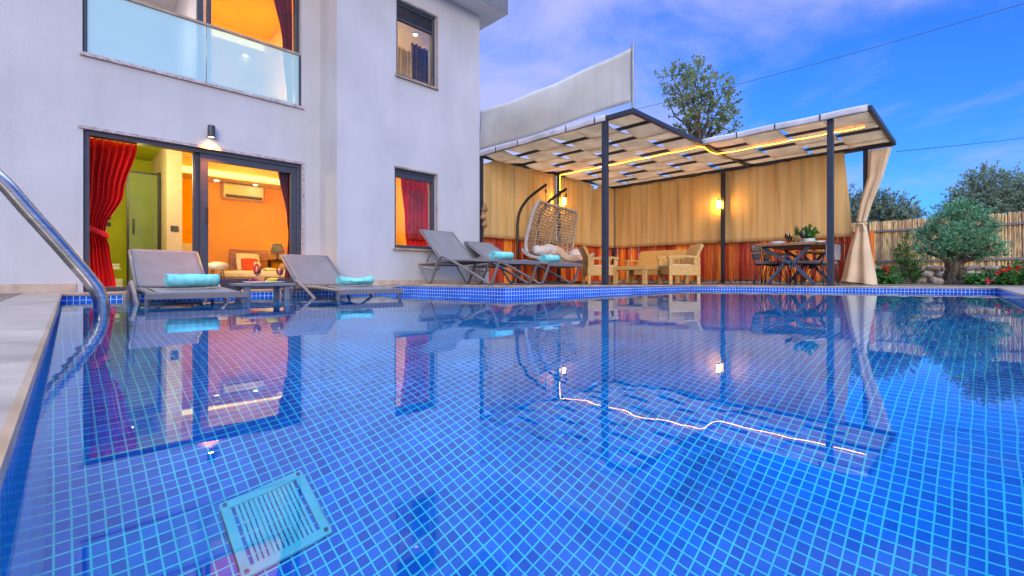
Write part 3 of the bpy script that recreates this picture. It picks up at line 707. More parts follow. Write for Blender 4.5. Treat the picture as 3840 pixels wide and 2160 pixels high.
# ================================================================== SUN LOUNGERS
mat('taupe_metal', (.20, .175, .17), .42, var=.06, spec=.4)
mat('taupe_sling', (.215, .20, .19), .75, var=.07, scale=3, bump=.3, bscale=300)
mat('turquoise_towel', (.24, .74, .76), .95, var=.16, scale=10, bump=.9, bscale=120)
LW = .80
def lounger(name_label, loc, rz, ang=42, blen=.80, group='taupe sun loungers'):
    t = thing('sun_lounger', name_label, 'sun lounger', loc, rz, group)
    w = LW / 2
    for s in (-1, 1):
        mb = MB()
        P = spline([(s * w, .02, .325), (s * w, .07, .22), (s * w, .15, .06), (s * w, .20, .022), (s * w, .27, .045), (s * w, .75, .25), (s * w, 1.20, .415), (s * w, 1.31, .44), (s * w, 1.39, .40), (s * w, 1.46, .29), (s * w, 1.58, .07), (s * w, 1.63, .022), (s * w, 1.70, .06), (s * w, 1.93, .32)], 5)
        mb.tube(P, .021, 8); mb.build('leg', 'taupe_metal', t, world=False, smooth=True)
    mb = MB()
    for s in (-1, 1):
        x = s * (w - .055)
        mb.tube(spline([(x, .0, .338), (x, .35, .35), (x, .9, .372), (x, 1.35, .362), (x, 1.97, .325)], 5), .022, 8)
    mb.box(-w - .02, w + .02, -.02, .022, .302, .357)
    mb.tube([(-w, 1.95, .325), (w, 1.95, .325)], .02, 8)
    mb.tube([(-w + .05, 1.40, .35), (w - .05, 1.40, .35)], .018, 8)
    mb.build('frame', 'taupe_metal', t, world=False, smooth=False, bevel=.004)
    sw = w - .07
    mb = MB(); mb.grid(lambda u, v: (-sw + 2 * sw * u, .03 + 1.36 * v, .356 + .034 * math.sin(PI * min(1, v * 1.05) * .85) - .012 * math.sin(PI * u) * math.sin(PI * v)), 10, 24)
    mb.build('seat', 'taupe_sling', t, world=False, smooth=True, solid=.008)
    ca, sa = math.cos(R(ang)), math.sin(R(ang)); h0 = Vector((0, 1.40, .372))
    bp = lambda x, q_, o=0: (x, h0.y + ca * q_ - sa * o, h0.z + sa * q_ + ca * o)
    mb = MB(); mb.grid(lambda u, v: bp(-sw + 2 * sw * u, .01 + (blen - .015) * v, .02 - .02 * math.sin(PI * u) * math.sin(PI * v)), 10, 16)
    bk = mb.build('backrest', 'taupe_sling', t, world=False, smooth=True, solid=.008)
    mb = MB(); mb.tube([bp(-sw - .012, 0), bp(-sw - .012, blen * .6), bp(-sw - .012, blen - .012)], .019, 8); mb.tube([bp(sw + .012, 0), bp(sw + .012, blen - .012)], .019, 8)
    mb.tube([bp(-sw - .012, blen - .012), bp(sw + .012, blen - .012)], .019, 8)
    mb.tube(spline([bp(-sw, blen * .42, -.02), bp(0, blen * .36, -.05), bp(sw, blen * .42, -.02)], 6), .012, 6)
    mb.build('back_frame', 'taupe_metal', bk, world=False, smooth=True)
    for s in (-1, 1):
        mb = MB(); mb.tube([bp(s * (sw - .06), blen * .5, -.02), (s * (sw - .06), 1.93, .33)], .011, 6); mb.build('support_strut', 'taupe_metal', t, world=False, smooth=True)
    mb = MB()
    mb.tube(spline([(-w + .04, 1.93, .28), (-w + .1, 1.80, .24), (-w + .1, 1.55, .24), (-w + .04, 1.40, .33)], 4), .010, 6)
    mb.build('adjusting_bar', 'taupe_metal', t, world=False, smooth=True)
    return t
SHB = .109 - .357
l1 = lounger('sun lounger standing in the shallow water in front of the red curtain', (.945, 4.98, SHB), R(.5), 32, .80)
l1.scale = (.93, .86, 1)
l2 = copy_tree(l1); l2['label'] = 'sun lounger in the shallow water right of the drinks table'
l2.location = (2.62, 4.95, SHB); l2.rotation_euler = (0, 0, R(2)); l2.scale = (.96, .90, 1)
zc3 = .132
l3 = lounger('steeply raised sun lounger on the deck before the lower red curtained window', (4.78, 4.70, zc3), R(1.0), 42)
l4 = lounger('low reclined sun lounger in front of the hanging wicker swing seat', (5.91, 4.76, .120), R(1.0), 29, .86)

def towel(label, c, rz, ln=.36, r=.068, sag=0):
    t = thing('rolled_towel', label, 'towel', c, rz, 'turquoise rolled towels')
    mb = MB()
    turns, K = 4.2, 90
    spi = [(.014 + (r - .014) * k / K, 2 * PI * turns * k / K - .9) for k in range(K + 1)]
    rnd = [random.uniform(-.004, .004) for _ in range(12)]
    def f(u, v):
        k = u * K; i = min(K - 1, int(k)); rr = spi[i][0] + (spi[i + 1][0] - spi[i][0]) * (k - i); th = spi[i][1] + (spi[i + 1][1] - spi[i][1]) * (k - i)
        x = (v - .5) * ln * (1 + .02 * math.sin(th * 1.3)); z = r + rr * math.sin(th) * (1 - .12) - sag * math.sin(PI * v) * (1 if math.sin(th) > 0 else 0) + rnd[int(v * 11.9)] * .5
        return (x, rr * math.cos(th) * 1.06, max(.002, z))
    mb.grid(f, K, 12)
    mb.build('roll', 'turquoise_towel', t, world=False, smooth=True, solid=.011)
    return t
towel('turquoise towel rolled on the lounger in front of the red curtain', (.97, 5.42, .148), R(2), .42, .070)
towel('turquoise towel rolled on the lounger right of the drinks table', (2.64, 5.42, .148), R(0), .42, .064, .03)
p3_ = on_y(1882, 959, 5.22); towel('turquoise towel rolled at the foot of the steeply raised deck lounger', (p3_.x, 5.22, .132 + .375), R(3), .40, .072)
p4_ = on_y(2062, 969, 5.30); towel('turquoise towel rolled on the low reclined deck lounger', (p4_.x, 5.30, .120 + .375), R(3), .40, .075)

# drinks table between the two water loungers
mat('table_grey', (.16, .17, .20), .35, var=.06)
t = thing('side_table', 'small grey side table carrying two red drinks between the water loungers', 'table', (1.66, 5.62, -.30))
tx0, tx1, ty0, ty1, tz = 1.38, 1.94, 5.42, 5.86, .178
mb = MB(); mb.box(tx0, tx1, ty0, ty1, tz - .028, tz); mb.build('tabletop', 'table_grey', t, bevel=.006)
for x in (tx0 + .05, tx1 - .11):
    for y in (ty0 + .03, ty1 - .08):
        mb = MB(); mb.box(x, x + .055, y, y + .05, -.298, tz - .029); mb.build('leg', 'table_grey', t, bevel=.004)
mat('ceramic', (.82, .82, .80), .15, var=.02, coat=.5)
mb = MB(); mb.lathe([(.06, 0), (.16, .006), (.19, .018), (.185, .020), (.15, .011), (.001, .009)], (1.66, 5.58, tz + .001), 28, 1.15, .8)
tag(mb.build('serving_plate', 'ceramic', smooth=True), 'white serving plate of fruit on the grey side table', 'plate')
m, nt_, out = nodes_of('red_drink'); b = nt_.nodes.new('ShaderNodeBsdfPrincipled'); b.inputs['Base Color'].default_value = (.92, .09, .015, 1); b.inputs['Roughness'].default_value = .1
b.inputs['Subsurface Weight'].default_value = .3; b.inputs['Subsurface Radius'].default_value = (.05, .01, .005); nt_.links.new(b.outputs[0], out.inputs[0])
mat('banana_skin', (.80, .55, .04), .5, var=.15, scale=14); mat('peach_skin', (.75, .25, .06), .6, var=.25, scale=8); mat('plum_skin', (.20, .01, .04), .35, var=.2); mat('orange_slice', (.85, .30, .02), .5, var=.1); mat('straw_pale', (.75, .75, .4), .6)
def goblet(label, c, fill, k=1.0, wine='red_drink', cat='drink', grp=None):
    t = thing('cocktail_glass' if wine == 'red_drink' else 'wine_glass', label, cat, c, 0, grp)
    mb = MB(); mb.lathe([(.036 * k, .0), (.036 * k, .004 * k), (.005 * k, .010 * k), (.0042 * k, .075 * k), (.012 * k, .085 * k), (.034 * k, .105 * k), (.042 * k, .135 * k), (.040 * k, .165 * k), (.033 * k, .195 * k)], (0, 0, 0), 20)
    mb.f = [f for f in mb.f if len(f) == 4]
    mb.build('glass', 'clear_glass', t, world=False, smooth=True)
    mb = MB(); mb.lathe([(.010 * k, .087 * k), (.032 * k, .106 * k), (.0395 * k, .135 * k), (.0375 * k, fill * k)], (0, 0, 0), 20); mb.build('drink', wine, t, world=False, smooth=True)
    return t
gk = .88
g1 = goblet('red cocktail with a pale garnish, nearer the lounger with the red curtain behind', (1.57, 5.52, tz + .012), .165, gk, grp='red cocktails on the side table')
mb = MB(); mb.tube(spline([(-.03, 0, .19), (-.015, .01, .215), (.02, 0, .20), (.035, 0, .18)], 4), .006, 6); mb.build('garnish', 'straw_pale', g1, world=False, smooth=True)
g2 = goblet('red cocktail with an orange slice on the rim, right one on the plate', (1.81, 5.55, tz + .012), .160, gk, grp='red cocktails on the side table')
mb = MB(); mb.lathe([(.001, -.003), (.026, -.003), (.026, .003), (.001, .003)], (0, 0, 0), 16); mb.v = [Matrix.Translation((.025, 0, .185)) @ Matrix.Rotation(R(90), 4, 'X') @ Vector(v) for v in mb.v]; mb.build('orange_slice', 'orange_slice', g2, world=False)
for i, (o, a0) in enumerate(((0, 0), (.02, .25), (.035, .5))):
    mb = MB(); P = [(1.70 + .085 * math.sin(s_) + o * .3, 5.50 - .02 * i, tz + .02 + .012 * i + .10 * (1 - math.cos(s_ * .95)) * .55) for s_ in [-.7 + a0 * .2 + j * .16 for j in range(9)]]
    mb.tube(P, [.006, .012, .016, .018, .018, .017, .015, .010, .005], 8)
    tag(mb.build('banana', 'banana_skin', smooth=True), 'yellow banana in the small bunch on the serving plate', 'banana', 'bananas on the serving plate')
mb = MB(); mb.ball((1.63, 5.62, tz + .055), .045, .043, .04); tag(mb.build('peach', 'peach_skin', smooth=True), 'orange peach behind the bananas on the serving plate', 'peach')
mb = MB(); [mb.ball((1.525 + .022 * i, 5.60 + .012 * (i % 2), tz + .032 + .012 * (i % 2)), .022, .022, .022, 10, 6) for i in range(3)]; tag(mb.build('grapes', 'plum_skin', smooth=True), 'dark red grapes at the left of the serving plate', 'grapes')

# ================================================================== PERGOLA
PX0, PX1, PX2, PY0, PY1, PY2 = 7.455, 10.34, 13.40, 1.45, 4.475, 8.75
PZB, PZT = 3.20, 3.29
mat('canvas_roof', (.95, .77, .54), .9, var=.07, scale=2.5, trans=.5, bump=.15, bscale=90)
mat('canvas_wall', (.98, .80, .44), .9, col2=(.88, .62, .26), scale=1.6, stretch=(2.4, 2.4, .14), trans=.42, bump=.25, bscale=40, streak=.35)
mat('canvas_sail', (.74, .71, .64), .9, var=.06, scale=1.2, trans=.25, bump=.3, bscale=8, streak=.12)
mat('canvas_curtain', (.84, .68, .46), .9, var=.06, scale=3, trans=.15, bump=.2, bscale=160)
mat('beam_metal', (.035, .042, .060), .42, var=.08, spec=.4)
perg = thing('pergola', 'dark steel pergola with woven canvas roof over the lounge corner', 'pergola', (PX0, PY2, .1))
def dzp(x): return .130 - .049 * min(1, max(0, (x - 4) / 5.4))
POSTS = [(PX0 + .02, 5.08, .10), (10.40, 2.055, .10), (PX0 + .03, 8.70, .09), (PX1, 8.60, .08), (PX2, PY2, .08), (13.25, 5.13, .09), (PX2 + .05, 1.97, .09)]
for x, y, w in POSTS:
    mb = MB(); mb.box(x - w / 2, x + w / 2, y - w / 2, y + w / 2, dzp(x) + .003, PZB - .002); mb.build('post', 'beam_metal', perg, bevel=.006)
    if y < 5.2 and x < 11:
        mb = MB(); mb.box(x - .085, x + .085, y - .085, y + .085, dzp(x) + .001, dzp(x) + .012); mb.build('base_plate', 'beam_metal', perg)
bw_ = .07
def hb(x0, y0, x1, y1, nm='beam', z0=PZB, z1=PZT, w=bw_):
    mb = MB(); mb.bar((x0, y0, (z0 + z1) / 2), (x1, y1, (z0 + z1) / 2), w, z1 - z0); mb.build(nm, 'beam_metal', perg, bevel=.005)
hb(PX0, PY1 - .035, PX0, PY2 + .035); hb(PX0 + .036, PY1, PX2 - .036, PY1, z0=PZB + .002, z1=PZT - .002); hb(PX0 + .036, PY2, PX2 - .036, PY2)
hb(PX2, PY0 - .035, PX2, PY2 + .035); hb(PX1, PY0 - .035, PX1, PY1 - .036); hb(PX1 + .036, PY0, PX2 - .036, PY0)
RX1 = [PX0 + (PX1 - PX0) * k / 4 for k in range(5)]; RX2 = [PX1 + (PX2 - PX1) * k / 4 for k in range(1, 5)]
RX = RX1 + RX2
for x in RX[1:-1]:
    y0 = PY1 if x <= PX1 + .01 else PY0
    if abs(x - PX1) < .01: y0 = PY1 + .036
    hb(x, y0 + .04, x, PY2 - .036, 'rafter', PZB + .012, PZT - .018, .05)
# woven canvas strips along X: over one rafter, under the next
def strip(y0, y1, xs, ph):
    mb = MB()
    def f(u, v):
        x = xs[0] + (xs[-1] - xs[0]) * u
        k = 0
        while k < len(xs) - 2 and x > xs[k + 1]: k += 1
        t_ = (x - xs[k]) / (xs[k + 1] - xs[k]); t_ = t_ * t_ * (3 - 2 * t_)
        end = lambda i: .04 if i in (0, len(xs) - 1) else (.048 if (i + ph) % 2 else -.048)
        a, b_ = end(k), end(k + 1)
        belly = -.02 * math.sin(PI * (x - xs[k]) / (xs[k + 1] - xs[k]))
        e = .5 - abs(v - .5)
        return (x, y0 + (y1 - y0) * v, 3.25 + a + (b_ - a) * t_ + belly - .012 * (1 - min(1, e * 6)) * math.sin(u * 13 + ph))
    mb.grid(f, 14 * (len(xs) - 1), 5)
    mb.build('roof_canvas', 'canvas_roof', perg, smooth=True, solid=.005)
ny = 6; sy = (PY2 - PY1) / ny
for j in range(ny): strip(PY1 + j * sy + .006, PY1 + (j + 1) * sy - .006, RX, j)
ny2 = 4; sy2 = (PY1 - PY0) / ny2
for j in range(ny2): strip(PY0 + j * sy2 + .006, PY0 + (j + 1) * sy2 - .006, [PX1] + RX2, j + 1)
# canvas wrapped over the outer beams (pale hem seen from the pool)
def hem(p, q, out_):
    mb = MB(); p, q, out_ = Vector(p), Vector(q), Vector(out_); ln = (q - p).length
    prof = [(-.05, .062), (.02, .072), (.052, .055), (.056, .0), (.054, -.045 - .012)]
    def f(u, v):
        k = v * (len(prof) - 1); i = min(len(prof) - 2, int(k)); t_ = k - i
        o = prof[i][0] + (prof[i + 1][0] - prof[i][0]) * t_; z = prof[i][1] + (prof[i + 1][1] - prof[i][1]) * t_
        c = p + (q - p) * u
        return (c.x + out_.x * o, c.y + out_.y * o, 3.245 + z + .006 * math.sin(u * ln * 5))
    mb.grid(f, int(ln * 8), 8)
    return mb
mat('canvas_hem', (.60, .57, .58), .8, var=.1, scale=3)
hem((PX0, PY1 + .55, 0), (PX0, PY2, 0), (-1, 0, 0)).build('roof_hem', 'canvas_hem', perg, smooth=True, solid=.004)
hem((PX1, PY0 + .03, 0), (PX1, PY1 - .03, 0), (-1, 0, 0)).build('roof_hem', 'canvas_hem', perg, smooth=True, solid=.004)
mb = MB()
mat('strap_dark', (.05, .05, .06), .6)
for y in (5.27, 5.97, 7.35, 8.07): mb.box(PX0 - .064, PX0 - .0605, y - .012, y + .012, 3.185, 3.31)
for y in (2.2, 2.97, 3.7): mb.box(PX1 - .064, PX1 - .0605, y - .012, y + .012, 3.185, 3.31)
mb.build('hem_strap', 'strap_dark', perg)
hem((PX2 + .01, PY0 + .0, 0), (PX2 + .01, PY2, 0), (1, 0, 0)).build('roof_hem', 'canvas_curtain', perg, smooth=True, solid=.004)
# tall canvas wind screen above the left edge
t = thing('canvas_screen', 'tall grey white canvas screen stretched between two poles above the pergola roof', 'canvas screen', (PX0, 6.6, 3.3))
def fs(u, v):
    y = PY1 + .03 + (PY2 - PY1 - .06) * u
    top = 4.40 + (4.34 - 4.40) * u - .10 * math.sin(PI * u) - .012 * math.sin(u * 19)
    bot = 3.42 - .10 * u + .02 * math.sin(u * 8)
    return (PX0 + .03 * math.sin(u * 5 + v * 3) - .05 * math.sin(PI * u) * math.sin(PI * v), y, bot + (top - bot) * v)
mb = MB(); mb.grid(fs, 60, 12); mb.build('canvas', 'canvas_sail', t, smooth=True, solid=.005)
mat('galvanised', (.35, .36, .38), .4, metal=.6, var=.1)
for y, zt in ((PY1 + .0, 4.48), (PY2 - .0, 4.44)):
    mb = MB(); mb.tube([(PX0, y, PZT + .001), (PX0, y, zt)], .024, 10); mb.build('pole', 'galvanised', t)
# canvas side walls
def wallcanvas(label, fn, nu, nv):
    t = thing('canvas_wall', label, 'canvas wall', tuple(fn(.5, 0)), group='canvas walls of the pergola')
    mb = MB(); mb.grid(fn, nu, nv); mb.build('canvas', 'canvas_wall', t, smooth=True, solid=.004)
    mb = MB(); mb.tube([Vector(fn(u / 40, 1)) + Vector((0, 0, .001)) for u in range(41)], .010, 6); mb.build('hem', 'canvas_wall', t, smooth=True)
def ruffle(u, f=9): return .012 * math.sin(u * f * 2 * PI + 2 * math.sin(u * 9)) + .010 * math.sin(u * f * 4.7 + 1) * math.sin(u * 6 + f)
wallcanvas('canvas wall between the white house and the lit post, behind the wicker swing', lambda u, v: (7.56 + 2.79 * u, 8.70 + ruffle(u, 5) * (1 - .5 * v), 1.24 + v * (3.195 - 1.24 - .035 * abs(math.sin(u * 20)) - (.16 * max(0, 1 - u * 9)))), 70, 16)
wallcanvas('canvas wall with a torn top corner at the back corner of the pergola', lambda u, v: (10.365 + 2.98 * u, 8.70 + ruffle(u, 4) * (1 - .5 * v), 1.22 + v * (3.195 - 1.22 - .03 * abs(math.sin(u * 17)) - .17 * max(0, 1 - abs(u - .62) * 9))), 70, 16)
wallcanvas('canvas wall behind the rattan seats, between the back corner and the post with lamp', lambda u, v: (13.355 + ruffle(u, 6) * (1 - .5 * v), 8.68 - 3.54 * u, 1.22 + v * (3.195 - 1.22 - .03 * abs(math.sin(u * 15)))), 70, 16)
wallcanvas('canvas wall with stained folds behind the dining table', lambda u, v: (13.355 + ruffle(u, 6) * (1 - .5 * v), 5.125 - (2.76 + .17 * (1 - v)) * u, 1.20 + v * (3.195 - 1.20 - .04 * abs(math.sin(u * 12)) * (u < .6))), 70, 16)
def lerp_tab(tab):
    def f(v):
        for (a, p), (b_, q_) in zip(tab, tab[1:]):
            if v <= b_: return tuple(x + (y_ - x) * (v - a) / (b_ - a) for x, y_ in zip(p, q_))
        return tab[-1][1]
    return f
# gathered curtain at the end
t = thing('tied_curtain', 'cream canvas curtain tied in the middle at the right end of the pergola', 'curtain', (PX2, 1.9, .1))
tab = lerp_tab([(0, (1.47, 1.88)), (.2, (1.62, 1.90)), (.40, (1.82, 2.05)), (.53, (1.92, 2.10)), (.56, (1.92, 2.10)), (.75, (1.84, 2.26)), (1, (1.72, 2.40))])
def fc(u, v):
    yl, yr = tab(v); th = u * 2 * PI
    z = 3.12 + (.10 - 3.12) * v + (.05 * math.sin(th * 1.0 + 2) if v > .97 else 0)
    amp = .045 + .10 * max(0, (v - .56) / .44) + .03 * max(0, .4 - v)
    a = math.cos(th); bb = math.sin(th)
    f_ = 1 + .20 * math.sin(th * 7 + 2 * math.sin(v * 2)) * (1 if v < .55 else .6)
    thick = amp * (1 + .4 * math.sin(th * 5))
    return (13.22 + bb * thick * f_, (yl + yr) / 2 + a * (yr - yl) / 2 * (1 - .03 * math.sin(th * 9)), z)
mb = MB(); mb.grid(fc, 110, 50); mb.build('drape', 'canvas_curtain', t, smooth=True)
mb = MB(); mb.tube([(13.22 + .075 * math.sin(a), 2.015 + .10 * math.cos(a), 1.47 + .01 * math.sin(2 * a)) for a in [k * PI / 12 for k in range(24)]], .022, 8, closed=True)
mb.tube(spline([(13.15, 1.98, 1.47), (13.12, 1.96, 1.40), (13.13, 1.95, 1.30)], 4), .02, 8); mb.build('tieback', 'canvas_curtain', t, smooth=True)
mat('green_cord', (.08, .30, .22), .7)
mb = MB(); mb.tube([(13.22 + .085 * math.sin(a), 2.0 + .11 * math.cos(a), 1.515) for a in [k * PI / 10 for k in range(20)]], .008, 6, closed=True); mb.build('cord', 'green_cord', t)
# LED rope light under the roof
emis('led_rope', (1, .34, .012), 18.0)
mb = MB()
zl = 3.165
def sag(p, q, k, s_=.012):
    return [tuple(Vector(p).lerp(Vector(q), i / k) - Vector((0, 0, s_ * math.sin(PI * i / k)))) for i in range(k)]
pts = [(PX1 - .02, 8.545, 2.72), (PX1 - .02, 8.545, 3.12)]
ys = [8.52, 7.8, 7.0, 6.2, 5.3, 4.55]
for a, b_ in zip(ys, ys[1:]): pts += sag((PX1 - .03, a, zl), (PX1 - .03, b_, zl), 6)
pts += [(PX1 - .03, 4.50, zl)] + sag((PX1 + .05, 4.44, zl), (11.15, 4.40, zl - .02), 6, .05)
ys = [4.38, 3.6, 2.9, 2.2, 1.55]
for a, b_ in zip(ys, ys[1:]): pts += sag((11.17, a, zl - .01), (11.17, b_, zl - .01), 6)
mb.tube(pts, .0055, 6)
tag(mb.build('led_rope_light', 'led_rope', smooth=True), 'glowing yellow rope light running under the pergola roof', 'rope light')
# lanterns
emis('lantern_glow', (1, .47, .07), 130)
mat('brass_dark', (.10, .06, .03), .4, metal=.7)
def lantern(label, x, y, z, dx, dy):
    t = thing('lantern', label, 'lantern', (x, y, z), group='small glass lanterns on the pergola posts')
    mb = MB(); mb.lathe([(.042, -.10), (.042, .07), (.036, .10)], (x, y, z), 16); mb.build('glass_shade', 'lantern_glow', t, smooth=True)
    mb = MB(); mb.lathe([(.06, .10), (.062, .115), (.02, .15), (.008, .16)], (x, y, z), 16); mb.lathe([(.05, -.115), (.058, -.101)], (x, y, z), 16)
    mb.tube([(x, y, z + .16), (x, y, z + .20), (x + dx, y + dy, z + .20)], .008, 6); mb.build('holder', 'brass_dark', t)
lantern('glowing lantern hung on the post behind the wicker swing', 10.38, 8.44, 2.41, -.02, .13)
lantern('glowing lantern on the wall post above the red fence, right of the rattan seats', 13.12, 5.20, 2.26, .10, -.05)
# ================================================================== RED BOARD FENCE
mat('red_boards', (.90, .16, .03), .6, var=.24, scale=3.0, stretch=(7, 7, .55), island=.5, bump=.4, bscale=22)
t = thing('board_fence', 'red brown fence of upright wooden boards around the pergola', 'fence', (13.5, 8.9, .1))
mb = MB()
x = 6.3
while x < 13.45:
    w = random.uniform(.085, .13); h = 1.29 + random.uniform(-.022, .022); yy = 8.84 + random.uniform(-.006, .006)
    mb.box(x, x + w - .011, yy, yy + .02, .10, h); x += w
mb.build('board_panel', 'red_boards', t)
mb = MB(); y = 8.80
while y > 1.86:
    w = random.uniform(.09, .14); h = 1.30 + random.uniform(-.022, .025); xx = 13.48 + random.uniform(-.006, .006)
    mb.box(xx, xx + .02, y - w + .012, y, .14, h); y -= w
mb.build('board_panel', 'red_boards', t)
mb = MB(); [mb.box(6.3, 13.45, 8.862, 8.90, z, z + .06) for z in (.35, 1.05)]; [mb.box(13.506, 13.54, 1.9, 8.8, z, z + .06) for z in (.35, 1.05)]
mb.build('rail', 'red_boards', t)

# ================================================================== SWING SEAT
mat('rope_beige', (.66, .56, .45), .8, var=.25, scale=60)
mat('rope_white', (.60, .58, .60), .85, var=.35, scale=90)
mat('rattan_strap', (.46, .36, .26), .7, var=.15, scale=20)
sw = thing('hanging_swing_seat', 'double wicker swing seat hanging from two curved dark steel arms', 'swing seat', (9.5, 8.2, .09))
for (xa, xt) in ((8.52, 8.80), (9.30, 9.60)):
    mb = MB(); mb.tube(spline([(xa, 8.46, .10), (xa, 8.46, 1.1), (xa, 8.46, 1.62), (xa + .03, 8.40, 1.95), (xa + .10, 8.22, 2.22), (xa + .19, 8.0, 2.40), (xt, 7.72, 2.57)], 6), .036, 12)
    mb.build('stand_arm', 'black_metal', sw, smooth=True)
    mb = MB()
    for k in range(12):
        z = 2.50 - k * .048
        P = [(xt + (.010 if k % 2 else 0) * math.cos(a), 7.74 + (.010 if k % 2 == 0 else 0) * math.cos(a), z + .026 * math.sin(a)) for a in [j * PI / 4 for j in range(8)]]
        mb.tube(P, .004, 5, closed=True)
    mb.lathe([(.02, 0), (.024, .02), (.024, .07), (.015, .09)], (xt, 7.74, 2.36), 10); mb.build('chain', 'black_metal', sw)
mb = MB(); mb.tube([(8.52, 8.46, .13), (9.3, 8.46, .13)], .03, 10); mb.tube(spline([(8.52, 8.46, .12), (8.5, 7.6, .12), (9.0, 7.2, .12), (9.9, 7.3, .12), (9.9, 8.2, .12), (9.3, 8.46, .12)], 6), .025, 8); mb.build('base_ring', 'black_metal', sw, smooth=True)
prof = spline([(0, 7.82, 2.08), (0, 8.02, 1.75), (0, 8.20, 1.35), (0, 8.26, .98), (0, 8.16, .70), (0, 7.90, .54), (0, 7.55, .49), (0, 7.30, .56), (0, 7.22, .66)], 6)
PN = len(prof) - 1
def shell(u, v):
    k = v * PN; i = min(PN - 1, int(k)); q_ = prof[i].lerp(prof[i + 1], k - i)
    s_ = u * 2 - 1; wv = .82 + .14 * math.sin(PI * min(1, v * 1.2)); wv = wv - .06 * max(0, v - .8) / .2
    wv *= 1 - .10 * max(0, 1 - v * 9) ** 2
    curl = abs(s_) ** 2.6
    fwd = Vector((0, -.26 * min(1, v * 3 + .3), .05 * v)) if v < .5 else Vector((0, -.05, .20))
    xc = 9.26 + .03 * (1 - v)
    sl_ = -.055 * s_ * (1 - v)
    return Vector((xc + s_ * wv * (1 - .02 * curl), q_.y, q_.z + sl_)) + fwd * curl
bk = None
mb = MB(); E = [shell(0, v / 30) for v in range(31)] + [shell(u / 14, 1) for u in range(1, 15)] + [shell(1, 1 - v / 30) for v in range(1, 31)] + [shell(1 - u / 14, 0) for u in range(1, 14)]
mb.tube(E, .034, 10, closed=True); bk = mb.build('basket', 'rope_beige', sw, smooth=True)
mb = MB(); side = [shell(0, v / 40) + Vector((-.012, -.012, 0)) for v in range(1, 30)]
mb.tube(side, [.050 + .006 * math.sin(k * 2.4) for k in range(len(side))], 10); mb.build('rope_binding', 'rope_white', bk, smooth=True)
mb = MB()
for j in range(1, 31):
    v = j / 31 * .62
    mb.tube([shell(u / 18, v + .006 * math.sin(u * 1.3 + j)) for u in range(19)], .020 if j % 2 else .016, 5)
mb.build('woven_strap', 'rattan_strap', bk, smooth=True)
mb = MB()
for i in range(1, 13):
    u = i / 13
    mb.tube([shell(u, v / 40 * .66) for v in range(41)], .011 if i % 4 else .020, 6)
for j in range(0, 13):
    v = .62 + .36 * j / 13
    mb.tube([shell(u / 18, v) for u in range(19)], .017, 6)
for i in range(0, 27):
    mb.tube([shell(i / 26, .60 + .40 * v / 10) for v in range(11)], .015, 5)
mb.build('woven_cord', 'rope_beige', bk, smooth=True)
mat('cushion_white', (.76, .74, .76), .9, var=.05); mat('cushion_beige', (.72, .58, .46), .9, var=.05)
def sausage(label, pts, r, m):
    mb = MB(); P = spline(pts, 5); k = len(P); mb.tube(P, [r * (.72 + .28 * min(1, min(i, k - 1 - i) / 2.2)) * (1 + .05 * math.sin(i * 1.7)) for i in range(k)], 14)
    tag(mb.build('seat_cushion', m, smooth=True), label, 'cushion', 'cushions in the wicker swing')
sausage('white cushion at the left inside the wicker swing', [(8.48, 7.84, 0.93), (8.8, 7.82, 0.91), (9.0, 7.80, 0.97), (9.2, 7.76, 0.85)], .13, 'cushion_white')
sausage('beige cushion leaning at the middle back of the wicker swing', [(9.16, 7.94, 0.81), (9.38, 7.92, 0.91), (9.6, 7.9, 0.81), (9.7, 7.82, 0.69)], .165, 'cushion_beige')
sausage('white cushion lying at the right side of the wicker swing', [(9.66, 7.64, 0.81), (9.88, 7.60, 0.87), (10.1, 7.57, 0.92)], .13, 'cushion_white')
sausage('cream seat cushion along the front edge of the wicker swing', [(8.6, 7.50, 0.73), (9.05, 7.46, 0.71), (9.45, 7.42, 0.69), (9.8, 7.42, 0.70), (10.05, 7.44, 0.73)], .125, 'cushion_beige')

# ================================================================== RATTAN LOUNGE SET
m = mat('rattan', (.74, .45, .14), .55, var=.12, scale=30, bump=.0)
nt_ = m.node_tree; N, L = nt_.nodes.new, nt_.links.new
bsdf = [n_ for n_ in nt_.nodes if n_.type == 'BSDF_PRINCIPLED'][0]
wv_ = N('ShaderNodeTexWave'); wv_.inputs['Scale'].default_value = 22; wv_.bands_direction = 'Z'; wv2 = N('ShaderNodeTexWave'); wv2.inputs['Scale'].default_value = 16; wv2.bands_direction = 'DIAGONAL'
tcx = N('ShaderNodeTexCoord'); L(tcx.outputs['Object'], wv_.inputs[0]); L(tcx.outputs['Object'], wv2.inputs[0])
ad = N('ShaderNodeMath'); ad.operation = 'MULTIPLY'; L(wv_.outputs['Fac'], ad.inputs[0]); L(wv2.outputs['Fac'], ad.inputs[1])
bpx = N('ShaderNodeBump'); bpx.inputs['Strength'].default_value = .6; bpx.inputs['Distance'].default_value = .008; L(ad.outputs[0], bpx.inputs['Height']); L(bpx.outputs[0], bsdf.inputs['Normal'])
mat('seat_pad', (.74, .62, .42), .9, var=.05)
